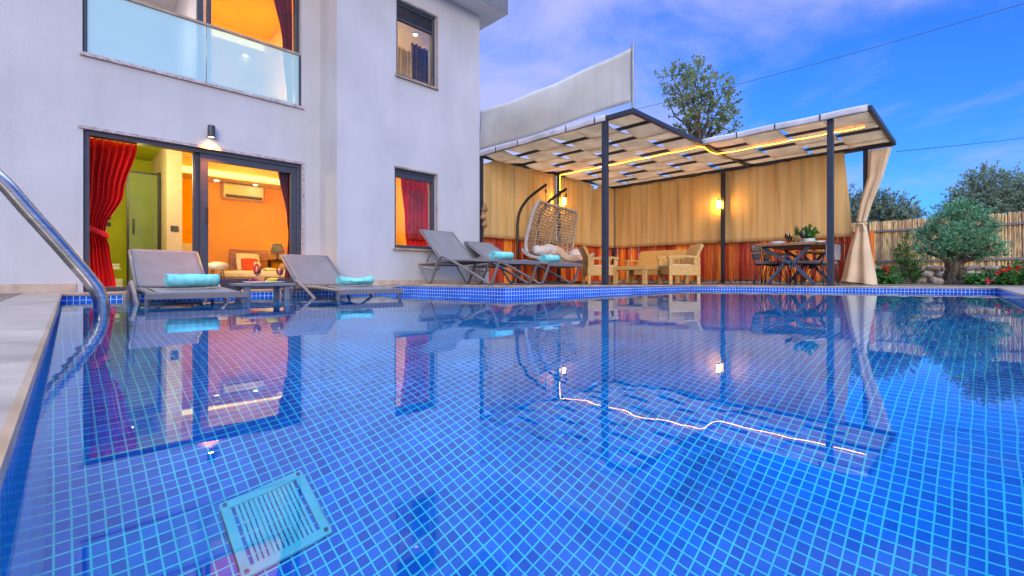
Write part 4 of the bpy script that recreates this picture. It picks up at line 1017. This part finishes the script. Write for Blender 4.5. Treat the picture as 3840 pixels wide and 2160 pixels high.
def armchair(label, loc, rz, W_=.72, nm='rattan_armchair', cat='armchair', grp='rattan armchairs', D_=.70):
    t = thing(nm, label, cat, loc, rz, grp); w = W_ / 2
    for s in (-1, 1):
        for y in (.0, D_ - .075):
            mb = MB(); x0, x1 = (s * w - .075, s * w) if s > 0 else (s * w, s * w + .075)
            mb.box(x0, x1, y, y + .075, 0, .20); mb.build('leg', 'rattan', t, world=False, bevel=.006)
        mb = MB(); x0, x1 = (s * w - .075, s * w) if s > 0 else (s * w, s * w + .075)
        mb.box(x0, x1, .0, D_, .201, .43); mb.box(x0, x1, .0, .075, .431, .605); mb.box(x0, x1, D_ - .15, D_ - .01, .431, .605)
        mb.build('side_panel', 'rattan', t, world=False, bevel=.008)
        mb = MB(); xa, xb = x0 - .015, x1 + .015
        for k in range(8):
            f = lambda q_: .62 + .03 * math.sin(PI * (q_ * .9 + .1))
            ya, yb = -.03 + (D_ - .03) * k / 8, -.03 + (D_ - .03) * (k + 1) / 8
            za, zb = f(k / 8), f((k + 1) / 8)
            mb.add([(xa, ya, za), (xb, ya, za), (xb, yb, zb), (xa, yb, zb), (xa, ya, za - .045), (xb, ya, za - .045), (xb, yb, zb - .045), (xa, yb, zb - .045)], [(0, 1, 2, 3), (7, 6, 5, 4), (0, 3, 7, 4), (1, 5, 6, 2)] + ([(0, 4, 5, 1)] if k == 0 else []) + ([(3, 2, 6, 7)] if k == 7 else []))
        mb.build('armrest', 'rattan', t, world=False, smooth=False)
    mb = MB(); mb.box(-w + .076, w - .076, .01, D_ - .02, .22, .385); mb.build('seat', 'rattan', t, world=False, bevel=.006)
    mb = MB(); mb.box(-w + .085, w - .085, .0, D_ - .14, .387, .455); mb.build('seat_pad', 'seat_pad', t, world=False, bevel=.025)
    mb = MB(); K = 8
    def bf(u, v): return (-w + .03 + (W_ - .06) * u, D_ - .12 + .10 * v + .10 * v * v, .38 + .52 * v - (.0 if .05 < u < .95 else .02 * v))
    mb.grid(bf, 10, K); mb.build('backrest', 'rattan', t, world=False, smooth=True, solid=.06, bevel=.01)
    return t
zd = dzp(9.6) + .004
q_ = at_depth(2487, 0, 10.6); armchair('rattan armchair seen from the side, nearest the dining table', (q_.x, q_.y, zd), R(-132))
armchair('rattan armchair partly hidden by the front pergola post', (*at_depth(2300, 0, 11.3).xy, zd), R(48))
armchair('wide rattan sofa facing the pool before the red fence', (11.35, 6.27, zd), R(-88), 1.50, 'rattan_sofa', 'sofa', None)
t = thing('rattan_table', 'low square rattan coffee table between the rattan seats', 'table', (*at_depth(2392, 0, 10.95).xy, zd), R(2))
mb = MB(); mb.box(-.42, .42, -.42, .42, .33, .41); mb.build('tabletop', 'rattan', t, world=False, bevel=.008)
for sx_ in (-1, 1):
    for sy_ in (-1, 1):
        mb = MB(); cx_, cy_ = sx_ * .37, sy_ * .37; mb.box(cx_ - .045, cx_ + .045, cy_ - .045, cy_ + .045, 0, .329); mb.build('leg', 'rattan', t, world=False, bevel=.006)

# ================================================================== DINING TABLE
mat('table_wood', (.36, .19, .07), .45, var=.3, scale=5, stretch=(1.2, 9, 9), bump=.15, bscale=20)
zt = dzp(11) + .004; TZ = .93
dt = thing('dining_table', 'wooden dining table with natural edge on crossed grey steel legs', 'table', (11.3, 2.8, zt))
mb = MB()
xs = [10.35 + 1.95 * k / 24 for k in range(25)]
le = [2.28 + .03 * math.sin(k * 1.1) + .015 * math.sin(k * 2.7) for k in range(25)]; ri = [3.36 + .03 * math.sin(k * .9 + 1) + .012 * math.sin(k * 3.1) for k in range(25)]
V = [];
for k in range(25):
    V += [(xs[k], le[k], TZ), (xs[k], ri[k], TZ), (xs[k], ri[k] - .03, TZ - .055), (xs[k], le[k] + .03, TZ - .055)]
Fc = [(k * 4 + a, k * 4 + (a + 1) % 4, k * 4 + 4 + (a + 1) % 4, k * 4 + 4 + a) for k in range(24) for a in range(4)] + [(0, 1, 2, 3), (99, 98, 97, 96)]
mb.add(V, Fc); mb.build('tabletop', 'table_wood', dt, bevel=.008)
mat('leg_steel', (.08, .10, .145), .45, var=.08, spec=.4)
for x in (10.55, 12.05):
    mb = MB(); z0, z1 = zt + .045, TZ - .058
    mb.bar((x, 3.26, z1 - .02), (x, 2.72, zt + .42), .05, .10, (1, 0, 0)); mb.bar((x, 2.44, z1 - .02), (x, 2.78, zt + .36), .05, .10, (1, 0, 0))
    mb.bar((x + .052, 3.20, z0 - .02), (x + .052, 2.80, zt + .55), .05, .10, (1, 0, 0)); mb.bar((x + .052, 2.36, z0 - .02), (x + .052, 2.88, zt + .62), .05, .10, (1, 0, 0))
    mb.box(x - .02, x + .03, 2.40, 3.30, z1 - .012, z1); mb.build('leg', 'leg_steel', dt)
mat('pad_grey', (.26, .22, .21), .9, var=.1, bump=.3, bscale=120); mat('arm_wood', (.62, .34, .08), .45, var=.15); mat('strap_grey', (.34, .31, .30), .8, var=.2)
def dchair(label, loc, rz):
    t = thing('dining_chair', label, 'chair', loc, rz, 'dining chairs with wooden arms')
    mb = MB(); mb.box(-.25, .25, -.24, .24, .44, .50); mb.build('seat', 'pad_grey', t, world=False, bevel=.02)
    mb = MB(); mb.tube([(-.24, -.23, .43), (.24, -.23, .43), (.24, .23, .43), (-.24, .23, .43)], .012, 6, closed=True)
    mb.tube(spline([(-.25, .22, .43), (-.27, .27, .62), (-.25, .30, .86), (.25, .30, .86), (.27, .27, .62), (.25, .22, .43)], 4), .013, 6); fr_ = mb.build('frame', 'black_metal', t, world=False, smooth=True)
    mb = MB()
    for k in range(7): x = -.20 + .40 * k / 6; mb.box(x - .02, x + .02, .283, .292, .53, .85)
    for k in range(4): mb.box(-.25, .25, .276, .283, .58 + k * .075, .61 + k * .075)
    mb.build('backrest', 'strap_grey', t, world=False)
    for s in (-1, 1):
        mb = MB(); mb.box(s * .29 - .03, s * .29 + .03, -.24, .28, .66, .685); mb.build('armrest', 'arm_wood', t, world=False, bevel=.006)
        for y in (-1, 1):
            mb = MB(); mb.tube([(s * .12, y * .10, .43), (s * .26, y * .26, .0)], .009, 6); mb.tube([(s * .22, y * .21, .43), (s * .26, y * .26, .0)], .009, 6); mb.tube([(s * .05, y * .21, .43), (s * .26, y * .26, .0)], .009, 6); mb.build('leg', 'black_metal', t, world=False)
        mb = MB(); mb.tube([(s * .285, -.20, .658), (s * .24, -.22, .43)], .010, 6); mb.build('arm_support', 'black_metal', t, world=False)
    return t
c0 = dchair('dining chair at the fence side of the table, end nearest the pool', (11.0, 3.26, zt), R(0))
for lab, loc, rz in (('dining chair at the fence side of the table, second from the pool', (11.75, 3.28, zt), R(2)), ('dining chair half hidden by the right pergola post, nearest the pool', (11.05, 2.50, zt), R(180)), ('dining chair behind the right pergola post, farther from the pool', (11.80, 2.50, zt), R(176))):
    c = copy_tree(c0); c['label'] = lab; c.location = loc; c.rotation_euler = (0, 0, rz)
def plates(label, x, y, k):
    mb = MB()
    for i in range(k): mb.lathe([(.07, 0), (.15, .012), (.148, .019), (.07, .010), (.001, .010)], (x, y, TZ + .002 + .019 * i), 24)
    tag(mb.build('plate_stack', 'ceramic', smooth=True), label, 'plates')
def tpos(px, X): a, b_ = _d(px); return X, X * b_ / a
plates('stack of white plates at the fence end of the dining table', *tpos(2915, 11.0), 4)
plates('tall stack of white plates beside the leafy plant on the dining table', *tpos(3027, 11.2), 6)
plates('white plate at the right end of the dining table near the post', *tpos(3066, 10.9), 2)
m, nt_, out = nodes_of('dark_wine'); b = nt_.nodes.new('ShaderNodeBsdfPrincipled'); b.inputs['Base Color'].default_value = (.05, .005, .02, 1); b.inputs['Roughness'].default_value = .05; nt_.links.new(b.outputs[0], out.inputs[0])
for lab, px, X, k in (('dark wine glass left of the pineapple', 2953, 11.1, .95), ('smaller dark wine glass touching the pineapple on its left', 2970, 11.4, .85), ('dark wine glass before the leafy plant', 3010, 11.0, 1.0), ('dark wine glass right of the leafy plant', 3032, 11.5, .9)):
    x, y = tpos(px, X); goblet(lab, (x, y, TZ + .002), .17, k * 1.35, 'dark_wine', 'wine glass', 'wine glasses on the dining table')
mat('pineapple_skin', (.42, .25, .05), .6, var=.35, scale=40, bump=.8, bscale=45); mat('leaf_green', (.06, .16, .03), .5, var=.25, scale=9, island=.3, trans=.2)
x, y = tpos(2987, 11.2); t = thing('pineapple', 'ripe pineapple with green crown on the dining table', 'pineapple', (x, y, TZ))
mb = MB(); mb.lathe([(.04, .002), (.075, .025), (.09, .09), (.082, .16), (.045, .205)], (x, y, TZ), 16); mb.build('fruit', 'pineapple_skin', t, smooth=True)
mb = MB()
for k in range(26):
    a = k * 2.4; l_ = .13 + .005 * k; sp_ = .55 - .016 * k
    b0 = Vector((x, y, TZ + .20)); d_ = Vector((math.cos(a) * sp_, math.sin(a) * sp_, 1)).normalized(); sd_ = Vector((-math.sin(a), math.cos(a), 0)) * .014
    mb.add([b0 - sd_, b0 + sd_, b0 + d_ * l_], [(0, 1, 2)])
mb.build('crown', 'leaf_green', t)
mb = MB()
for i, (dx, dy) in enumerate(((-.09, .06), (-.06, -.09), (.05, .09), (.10, -.03), (-.12, -.02))): mb.ball((x + dx, y + dy, TZ + .032), .045, .026, .026, 10, 6)
tag(mb.build('lemons', 'banana_skin', smooth=True), 'yellow fruit laid around the pineapple', 'fruit')

# gourd string and candle lantern by the house corner
mat('gourd', (.45, .26, .12), .45, var=.25, scale=8)
t = thing('gourd_string', 'string of dried gourds hanging on the pergola post beside the house corner', 'gourds', (7.62, 8.52, 2.3))
gp = on_y(1813, 700, 8.52)
mb = MB(); mb.tube([(gp.x, 8.52, 2.6), (gp.x, 8.52, 1.45)], .006, 5); mb.build('cord', 'rattan_strap', t)
for k, z in enumerate((1.92, 1.72, 1.55)):
    mb = MB(); mb.lathe([(.012, .13), (.03, .11), (.05, .07), (.04, .04), (.075, -.02), (.065, -.08), (.02, -.105)], (gp.x + .02 * (-1) ** k, 8.50, z), 14); mb.build('gourd', 'gourd', t, smooth=True)
t = thing('candle_lantern', 'small white candle lantern standing behind the low reclined lounger', 'lantern', (6.62, 7.6, .1))
cp = on_y(1816, 915, 7.3)
mb = MB(); mb.box(cp.x - .07, cp.x + .07, 7.23, 7.37, .125, .80); mb.build('stand', 'plastic_white', t, bevel=.01)
mb = MB(); mb.box(cp.x - .09, cp.x + .09, 7.21, 7.39, .802, .83); mb.lathe([(.03, .03), (.03, .12)], (cp.x, 7.3, .80), 12); mb.build('top', 'plastic_white', t, bevel=.004)
# ================================================================== REED FENCE AND STONE WALL
mat('reed', (.74, .48, .23), .65, var=.35, scale=4, stretch=(14, 14, 1.2), island=.38, bump=.2, bscale=40)
mat('batten', (.22, .20, .20), .7, var=.15)
mat('field_stone', (.40, .33, .28), .9, var=.3, scale=6, island=.45, bump=.8, bscale=14)
mat('mortar', (.32, .29, .26), .95, var=.2, scale=10, bump=.5, bscale=30)
FXX = 16.4
t = thing('reed_fence', 'tall fence of upright reeds with two grey battens above the stone wall', 'fence', (FXX, 0, .5))
mb = MB(); y = -4.2
while y < 9.5:
    r = random.uniform(.016, .026); x = FXX + random.uniform(-.012, .012); h = 1.80 + random.uniform(-.016, .014)
    dx, dy = random.uniform(-.012, .012), random.uniform(-.015, .015)
    mb.tube([(x, y, .50), (x + dx * .5, y + dy * .5, 1.1), (x + dx, y + dy, h)], [r, r * .97, r * .9], 6); y += r * 1.45
mb.box(FXX + .03, FXX + .04, -4.2, 9.5, .5, 1.74)
mb.build('reed_panel', 'reed', t)
for z in (.66, 1.50):
    mb = MB(); mb.box(FXX - .065, FXX - .028, -4.2, 9.5, z, z + .055); mb.build('batten', 'batten', t)
t = thing('stone_wall', 'low wall of rough brown field stones under the reed fence', 'wall', (FXX, 0, 0))
mb = MB(); mb.box(FXX - .10, FXX + .25, -4.2, 9.5, .0, .49); mb.build('core', 'mortar', t)
mb = MB(); z = .05
for row in range(3):
    y = -4.1 + row * .08; hgt = (.10, .085, .07)[row]
    while y < 4:
        w = random.uniform(.10, .21)
        Mx = Matrix.Rotation(random.uniform(-.3, .3), 4, 'X')
        mb.ball((FXX - .11 + random.uniform(-.02, .02), y + w, z + hgt + random.uniform(-.015, .015)), .085, w * 1.0, hgt * 1.05, 9, 6, .13, Mx); y += w * 1.95
    z += hgt * 1.85
mb.build('stones', 'field_stone', t)
mb = MB(); mb.box(FXX - .16, FXX + .2, -4.2, 9.5, .49, .515); mb.build('ledge', 'mortar', t)
# planting bed in front of the wall
mb = MB(); mb.grid(lambda u, v: (14.02 + 2.3 * u, -4 + 13 * v, .03 + .05 * math.sin(u * PI) + .02 * math.sin(v * 60 + u * 9)), 8, 60)
struct(mb.build('soil', 'earth', smooth=True))

# ================================================================== TREES AND PLANTS
mat('leaf_olive', (.23, .28, .12), .5, var=.2, scale=2.2, island=.5, trans=.35)
mat('leaf_bright', (.17, .39, .19), .5, var=.2, scale=2.5, island=.5, trans=.35)
mat('leaf_dark', (.22, .29, .19), .5, var=.2, scale=2, island=.5, trans=.35)
mat('leaf_geranium', (.07, .24, .04), .5, var=.25, scale=6, island=.45, trans=.3)
mat('petal_red', (.70, .01, .02), .6, var=.15, island=.25, trans=.2)
mat('petal_pink', (.75, .02, .12), .6, var=.15, island=.25, trans=.2)
mat('bark', (.15, .115, .085), .95, var=.4, scale=3, stretch=(5, 5, 1), bump=1.0, bscale=18)
rnd = random.Random(11)
def leaves(mb, blobs, count, size, asp=2.4, up=.2):
    tot = sum(b_[1] ** 2 for b_ in blobs)
    for c, r, *sq in blobs:
        c = Vector(c); k = int(count * r * r / tot); sz = sq[0] if sq else .85
        # twigs: leaf sprays grow along short random twigs so gaps stay open
        tw = max(1, k // 14)
        for _ in range(tw):
            d = Vector((rnd.gauss(0, 1), rnd.gauss(0, 1), rnd.gauss(0, 1))).normalized()
            rr = r * rnd.uniform(.25, 1.0) ** .55; p0 = c + Vector((d.x * rr, d.y * rr, d.z * rr * sz))
            td = (d + Vector((rnd.uniform(-.5, .5), rnd.uniform(-.5, .5), up + rnd.uniform(-.3, .5)))).normalized(); tl = size * rnd.uniform(2.0, 4.2)
            for i in range(14):
                p = p0 + td * tl * (i / 14 - .3)
                a = Vector((rnd.gauss(0, 1), rnd.gauss(0, 1), rnd.gauss(0, 1))).normalized(); a = (a + td * .8).normalized()
                b_ = a.cross(Vector((rnd.gauss(0, 1), rnd.gauss(0, 1), rnd.gauss(0, 1)))).normalized()
                s_ = size * rnd.uniform(.6, 1.25); w = s_ / asp
                mb.add([p, p + a * s_ * .5 + b_ * w * .5, p + a * s_, p + a * s_ * .5 - b_ * w * .5], [(0, 1, 2, 3)])
def fast_build(mb, name, m, parent):
    off = Vector((0, 0, 0)); p = parent
    while p is not None: off += p.location; p = p.parent
    me = bpy.data.meshes.new(name); me.from_pydata([(v[0] - off.x, v[1] - off.y, v[2] - off.z) for v in mb.v], [], mb.f)
    me.materials.append(MATS[m]); o = bpy.data.objects.new(name, me); COL.objects.link(o); o.parent = parent; return o
def limb_tube(mb, p, q, r0, r1, wob=.05, n=8):
    p, q = Vector(p), Vector(q); L_ = (q - p).length
    P = [p.lerp(q, k / 5) + Vector((rnd.uniform(-1, 1), rnd.uniform(-1, 1), 0)) * wob * L_ * (0 < k < 5) for k in range(6)]
    P = spline(P, 3); m_ = len(P); mb.tube(P, [(r0 + (r1 - r0) * i / (m_ - 1)) * (1 + .08 * math.sin(i * 2.1)) for i in range(m_)], n)
def tree(name, label, cat, base, fork, blobs, r0, count, size, leaf, group=None, asp=2.4):
    t = thing(name, label, cat, base, 0, group)
    mb = MB(); limb_tube(mb, base, fork, r0, r0 * .7, .04, 12)
    for c, r, *_ in blobs: limb_tube(mb, fork, Vector(c) + Vector((0, 0, -r * .1)), r0 * .45, r0 * .08, .06, 6)
    mb.build('trunk', 'bark', t, smooth=True)
    mb = MB(); leaves(mb, blobs, count, size, asp); fast_build(mb, 'crown', leaf, t)
    return t
# old olive in front of the reed fence
def OX(px, py, X): return on_x(px, py, X)
ob = OX(3592, 1062, 14.6); ob.z = .06
oc = [(OX(px, py, 14.6 + dx), r * .80, .9) for px, py, dx, r in ((3500, 890, .1, .36), (3480, 940, -.2, .24), (3545, 840, .2, .38), (3600, 890, -.3, .42), (3620, 800, .2, .34), (3670, 850, 0, .38), (3700, 930, -.1, .30), (3560, 935, -.3, .28), (3650, 935, .2, .28), (3580, 780, .3, .22), (3745, 945, .2, .16), (3460, 870, .2, .14), (3635, 775, .1, .14), (3520, 815, .1, .14), (3720, 870, .2, .13), (3755, 910, 0, .09), (3440, 930, 0, .10), (3700, 800, .1, .10))]
t = thing('olive_tree', 'old olive tree with thick gnarled trunk before the reed fence', 'tree', tuple(ob))
mb = MB()
fk = OX(3575, 990, 14.6)
for k in range(5):
    a = k * 1.26; limb_tube(mb, ob + Vector((.16 * math.cos(a), .16 * math.sin(a), -.05)), fk + Vector((.07 * math.cos(a + 1.2), .07 * math.sin(a + 1.2), .05)), .105, .085, .05, 9)
mb.ball(ob + Vector((0, 0, .02)), .26, .26, .14, 12, 6, .12)
for c, r, _ in oc: limb_tube(mb, fk, c, .07, .012, .07, 6)
mb.build('trunk', 'bark', t, smooth=True)
mb = MB(); leaves(mb, oc, 16000, .058, 2.5); fast_build(mb, 'crown', 'leaf_bright', t)
def far_tree(label, pts, X, base_px, count, size, leaf, r0, name='olive_tree', asp=2.2):
    bl = [(OX(px, py, X + dx), r, .9) for px, py, dx, r in pts]
    b0 = OX(base_px, 1000, X); b0.z = 0.02
    zmin = min(c.z - r for c, r, _ in bl); fk_ = Vector((b0.x, b0.y, max(.8, zmin)))
    return tree(name, label, 'tree', tuple(b0), tuple(fk_), bl, r0, count, size, leaf, 'trees behind the fences', asp)
far_tree('loose tall tree rising above the pergola roof against the blue sky', [(2530, 300, 0, .55), (2600, 285, .3, .62), (2590, 360, -.3, .75), (2680, 330, 0, .62), (2700, 400, .4, .62), (2560, 400, 0, .55), (2650, 440, -.2, .75), (2590, 480, 0, .55), (2715, 470, 0, .50), (2620, 260, .1, .28), (2745, 440, 0, .24), (2500, 370, 0, .22), (2520, 270, .2, .22)], 17.6, 2630, 5200, .13, 'leaf_olive', .16, asp=1.9)
far_tree('dark tree over the reed fence at the right edge, highest beside the olive', [(3665, 745, 0, .75), (3700, 690, .5, .60), (3650, 800, 0, .8), (3745, 740, .3, .7), (3690, 670, 0, .35), (3600, 800, 0, .55), (3610, 760, .2, .3)], 21, 3690, 9000, .10, 'leaf_dark', .16)
far_tree('dark tree running out of the right side above the reed fence', [(3800, 740, 0, .7), (3840, 720, .3, .8), (3790, 790, 0, .7), (3860, 780, 0, .9), (3900, 720, 0, .9)], 22, 3830, 8000, .10, 'leaf_dark', .16)
far_tree('bushy tree crown seen right of the tied curtain over the reed fence', [(3340, 790, 0, .62), (3375, 815, .2, .55), (3310, 830, 0, .6), (3405, 830, 0, .38), (3300, 740, 0, .35), (3350, 850, 0, .6)], 20, 3340, 7500, .10, 'leaf_dark', .14)
far_tree('tree seen in the gap between the canvas wall and the tied curtain', [(3200, 740, 0, .38), (3215, 790, 0, .5), (3190, 840, 0, .6), (3225, 850, .3, .5), (3250, 760, .3, .45)], 19.5, 3205, 6000, .09, 'leaf_dark', .12)
far_tree('dense green tree behind the back canvas wall of the pergola', [(2150, 800, 0, 1.0), (2250, 760, .3, .9), (2330, 745, .2, .8), (2420, 720, 0, .8), (2060, 790, 0, .9), (2550, 700, 0, .8), (2650, 690, 0, .8)], 17.5, 2300, 7000, .12, 'leaf_olive', .15)
# climber on the fence
cl = [(OX(px, py, 16.15), r, 1.2) for px, py, r in ((3400, 890, .10), (3405, 925, .12), (3385, 965, .15), (3372, 930, .10), (3390, 1000, .16), (3405, 1030, .15), (3420, 975, .14), (3440, 1000, .12), (3430, 1035, .13), (3365, 950, .08))]
b0 = OX(3402, 1055, 16.0); b0.z = .05
tree('climbing_plant', 'dark climbing plant growing up the reed fence left of the olive', 'plant', tuple(b0), tuple(OX(3402, 1030, 16.1)), cl, .025, 2600, .055, 'leaf_geranium')
def geranium(label, pts, X, flowers, count):
    bl = [(OX(px, py, X + dx), r, .8) for px, py, dx, r in pts]; b0 = bl[0][0].copy(); b0.z = .05
    t = thing('geranium', label, 'plant', tuple(b0), 0, 'flowering plants along the stone wall')
    mb = MB()
    for c, r, _ in bl: limb_tube(mb, b0, c, .012, .006, .1, 5)
    mb.build('stem', 'leaf_geranium', t, smooth=True)
    mb = MB(); leaves(mb, bl, count, .065, 1.15); fast_build(mb, 'foliage', 'leaf_geranium', t)
    for px, py, r, mm in flowers:
        mb = MB(); leaves(mb, [(OX(px, py, X - .3), r, .6)], 60, .035, 1.2); fast_build(mb, 'flower', mm, t)
geranium('red flowering geranium beside the foot of the tied curtain', [(3315, 1035, 0, .18), (3330, 1055, .2, .16), (3310, 1012, 0, .10), (3345, 1060, 0, .12)], 14.4, [(3317, 1005, .035, 'petal_red'), (3332, 1018, .025, 'petal_red')], 1500)
geranium('large geranium with red flowers at the right edge before the stone wall', [(3780, 1045, 0, .20), (3815, 1030, .2, .22), (3840, 1050, 0, .22), (3760, 1055, 0, .14), (3830, 1012, .2, .14), (3740, 1040, .1, .12)], 14.3, [(3775, 1012, .055, 'petal_red'), (3748, 1022, .03, 'petal_red'), (3815, 1008, .035, 'petal_red')], 2600)
geranium('small pink flowering plant at the right of the olive trunk', [(3660, 1050, 0, .11), (3690, 1058, 0, .12), (3630, 1056, 0, .10), (3720, 1060, 0, .10)], 14.2, [(3705, 1057, .045, 'petal_pink')], 1000)
mb = MB()
for i in range(46):
    y = 2.0 + i * .15; leaves(mb, [((13.42 - rnd.uniform(0, .08), y + rnd.uniform(-.05, .05), .115 + rnd.uniform(0, .03)), rnd.uniform(.04, .075), .7)], 45, .035, 1.4)
for i in range(20):
    x = 8.0 + i * .27; leaves(mb, [((x + rnd.uniform(-.1, .1), 8.76, .12), rnd.uniform(.03, .06), .7)], 30, .03, 1.4)
o = fast_build(mb, 'ground_cover', 'leaf_geranium', None); o['kind'] = 'stuff'; o['label'] = 'low green plants growing along the foot of the red board fence'; o['category'] = 'ground cover'

# trees and bright sky reflected in the glass stand behind the camera: one olive there
tb = [((-3.2 + dx, -9.5 + dy, z), r, .9) for dx, dy, z, r in ((0, 0, 4.2, .9), (1.0, .2, 4.8, .8), (-.9, .1, 4.9, .8), (.3, 0, 5.6, .8), (1.7, 0, 4.0, .6), (-1.6, 0, 4.1, .6))]
tree('olive_tree', 'olive tree reflected in the door glass, standing behind the pool', 'tree', (-3.2, -9.5, .02), (-3.2, -9.5, 2.6), tb, .18, 5200, .13, 'leaf_olive', 'trees behind the fences')

# leafy herb pot on the dining table
a_, b_ = _d(3022); hx = 11.35; hy = hx * b_ / a_
t = thing('potted_herb', 'small leafy green potted herb beside the pineapple on the dining table', 'plant', (hx, hy, .93))
mb = MB(); mb.lathe([(.045, .002), (.065, .09), (.06, .095), (.001, .085)], (hx, hy, .93), 16); mb.build('pot', 'brass_dark', t, smooth=True)
mb = MB(); leaves(mb, [((hx, hy, 1.12), .11, .8), ((hx + .03, hy - .06, 1.15), .07, .8)], 700, .06, 1.3); fast_build(mb, 'foliage', 'leaf_geranium', t)
# overhead cables
mat('cable', (.04, .05, .06), .6)
def cable(label, p, q, r, sg):
    p, q = Vector(p), Vector(q)
    mb = MB(); mb.tube([p.lerp(q, k / 24) - Vector((0, 0, sg * math.sin(PI * k / 24))) for k in range(25)], r, 6)
    tag(mb.build('overhead_cable', 'cable', smooth=True), label, 'cable')
cable('thin overhead cable rising to the upper right from behind the tall tree', at_depth(2300, 430, 24), at_depth(3930, -14, 17), .011, .18)
cable('thin lower cable running from the pergola corner to the right edge', at_depth(3362, 568, 10.3), at_depth(3960, 500, 16), .008, .03)
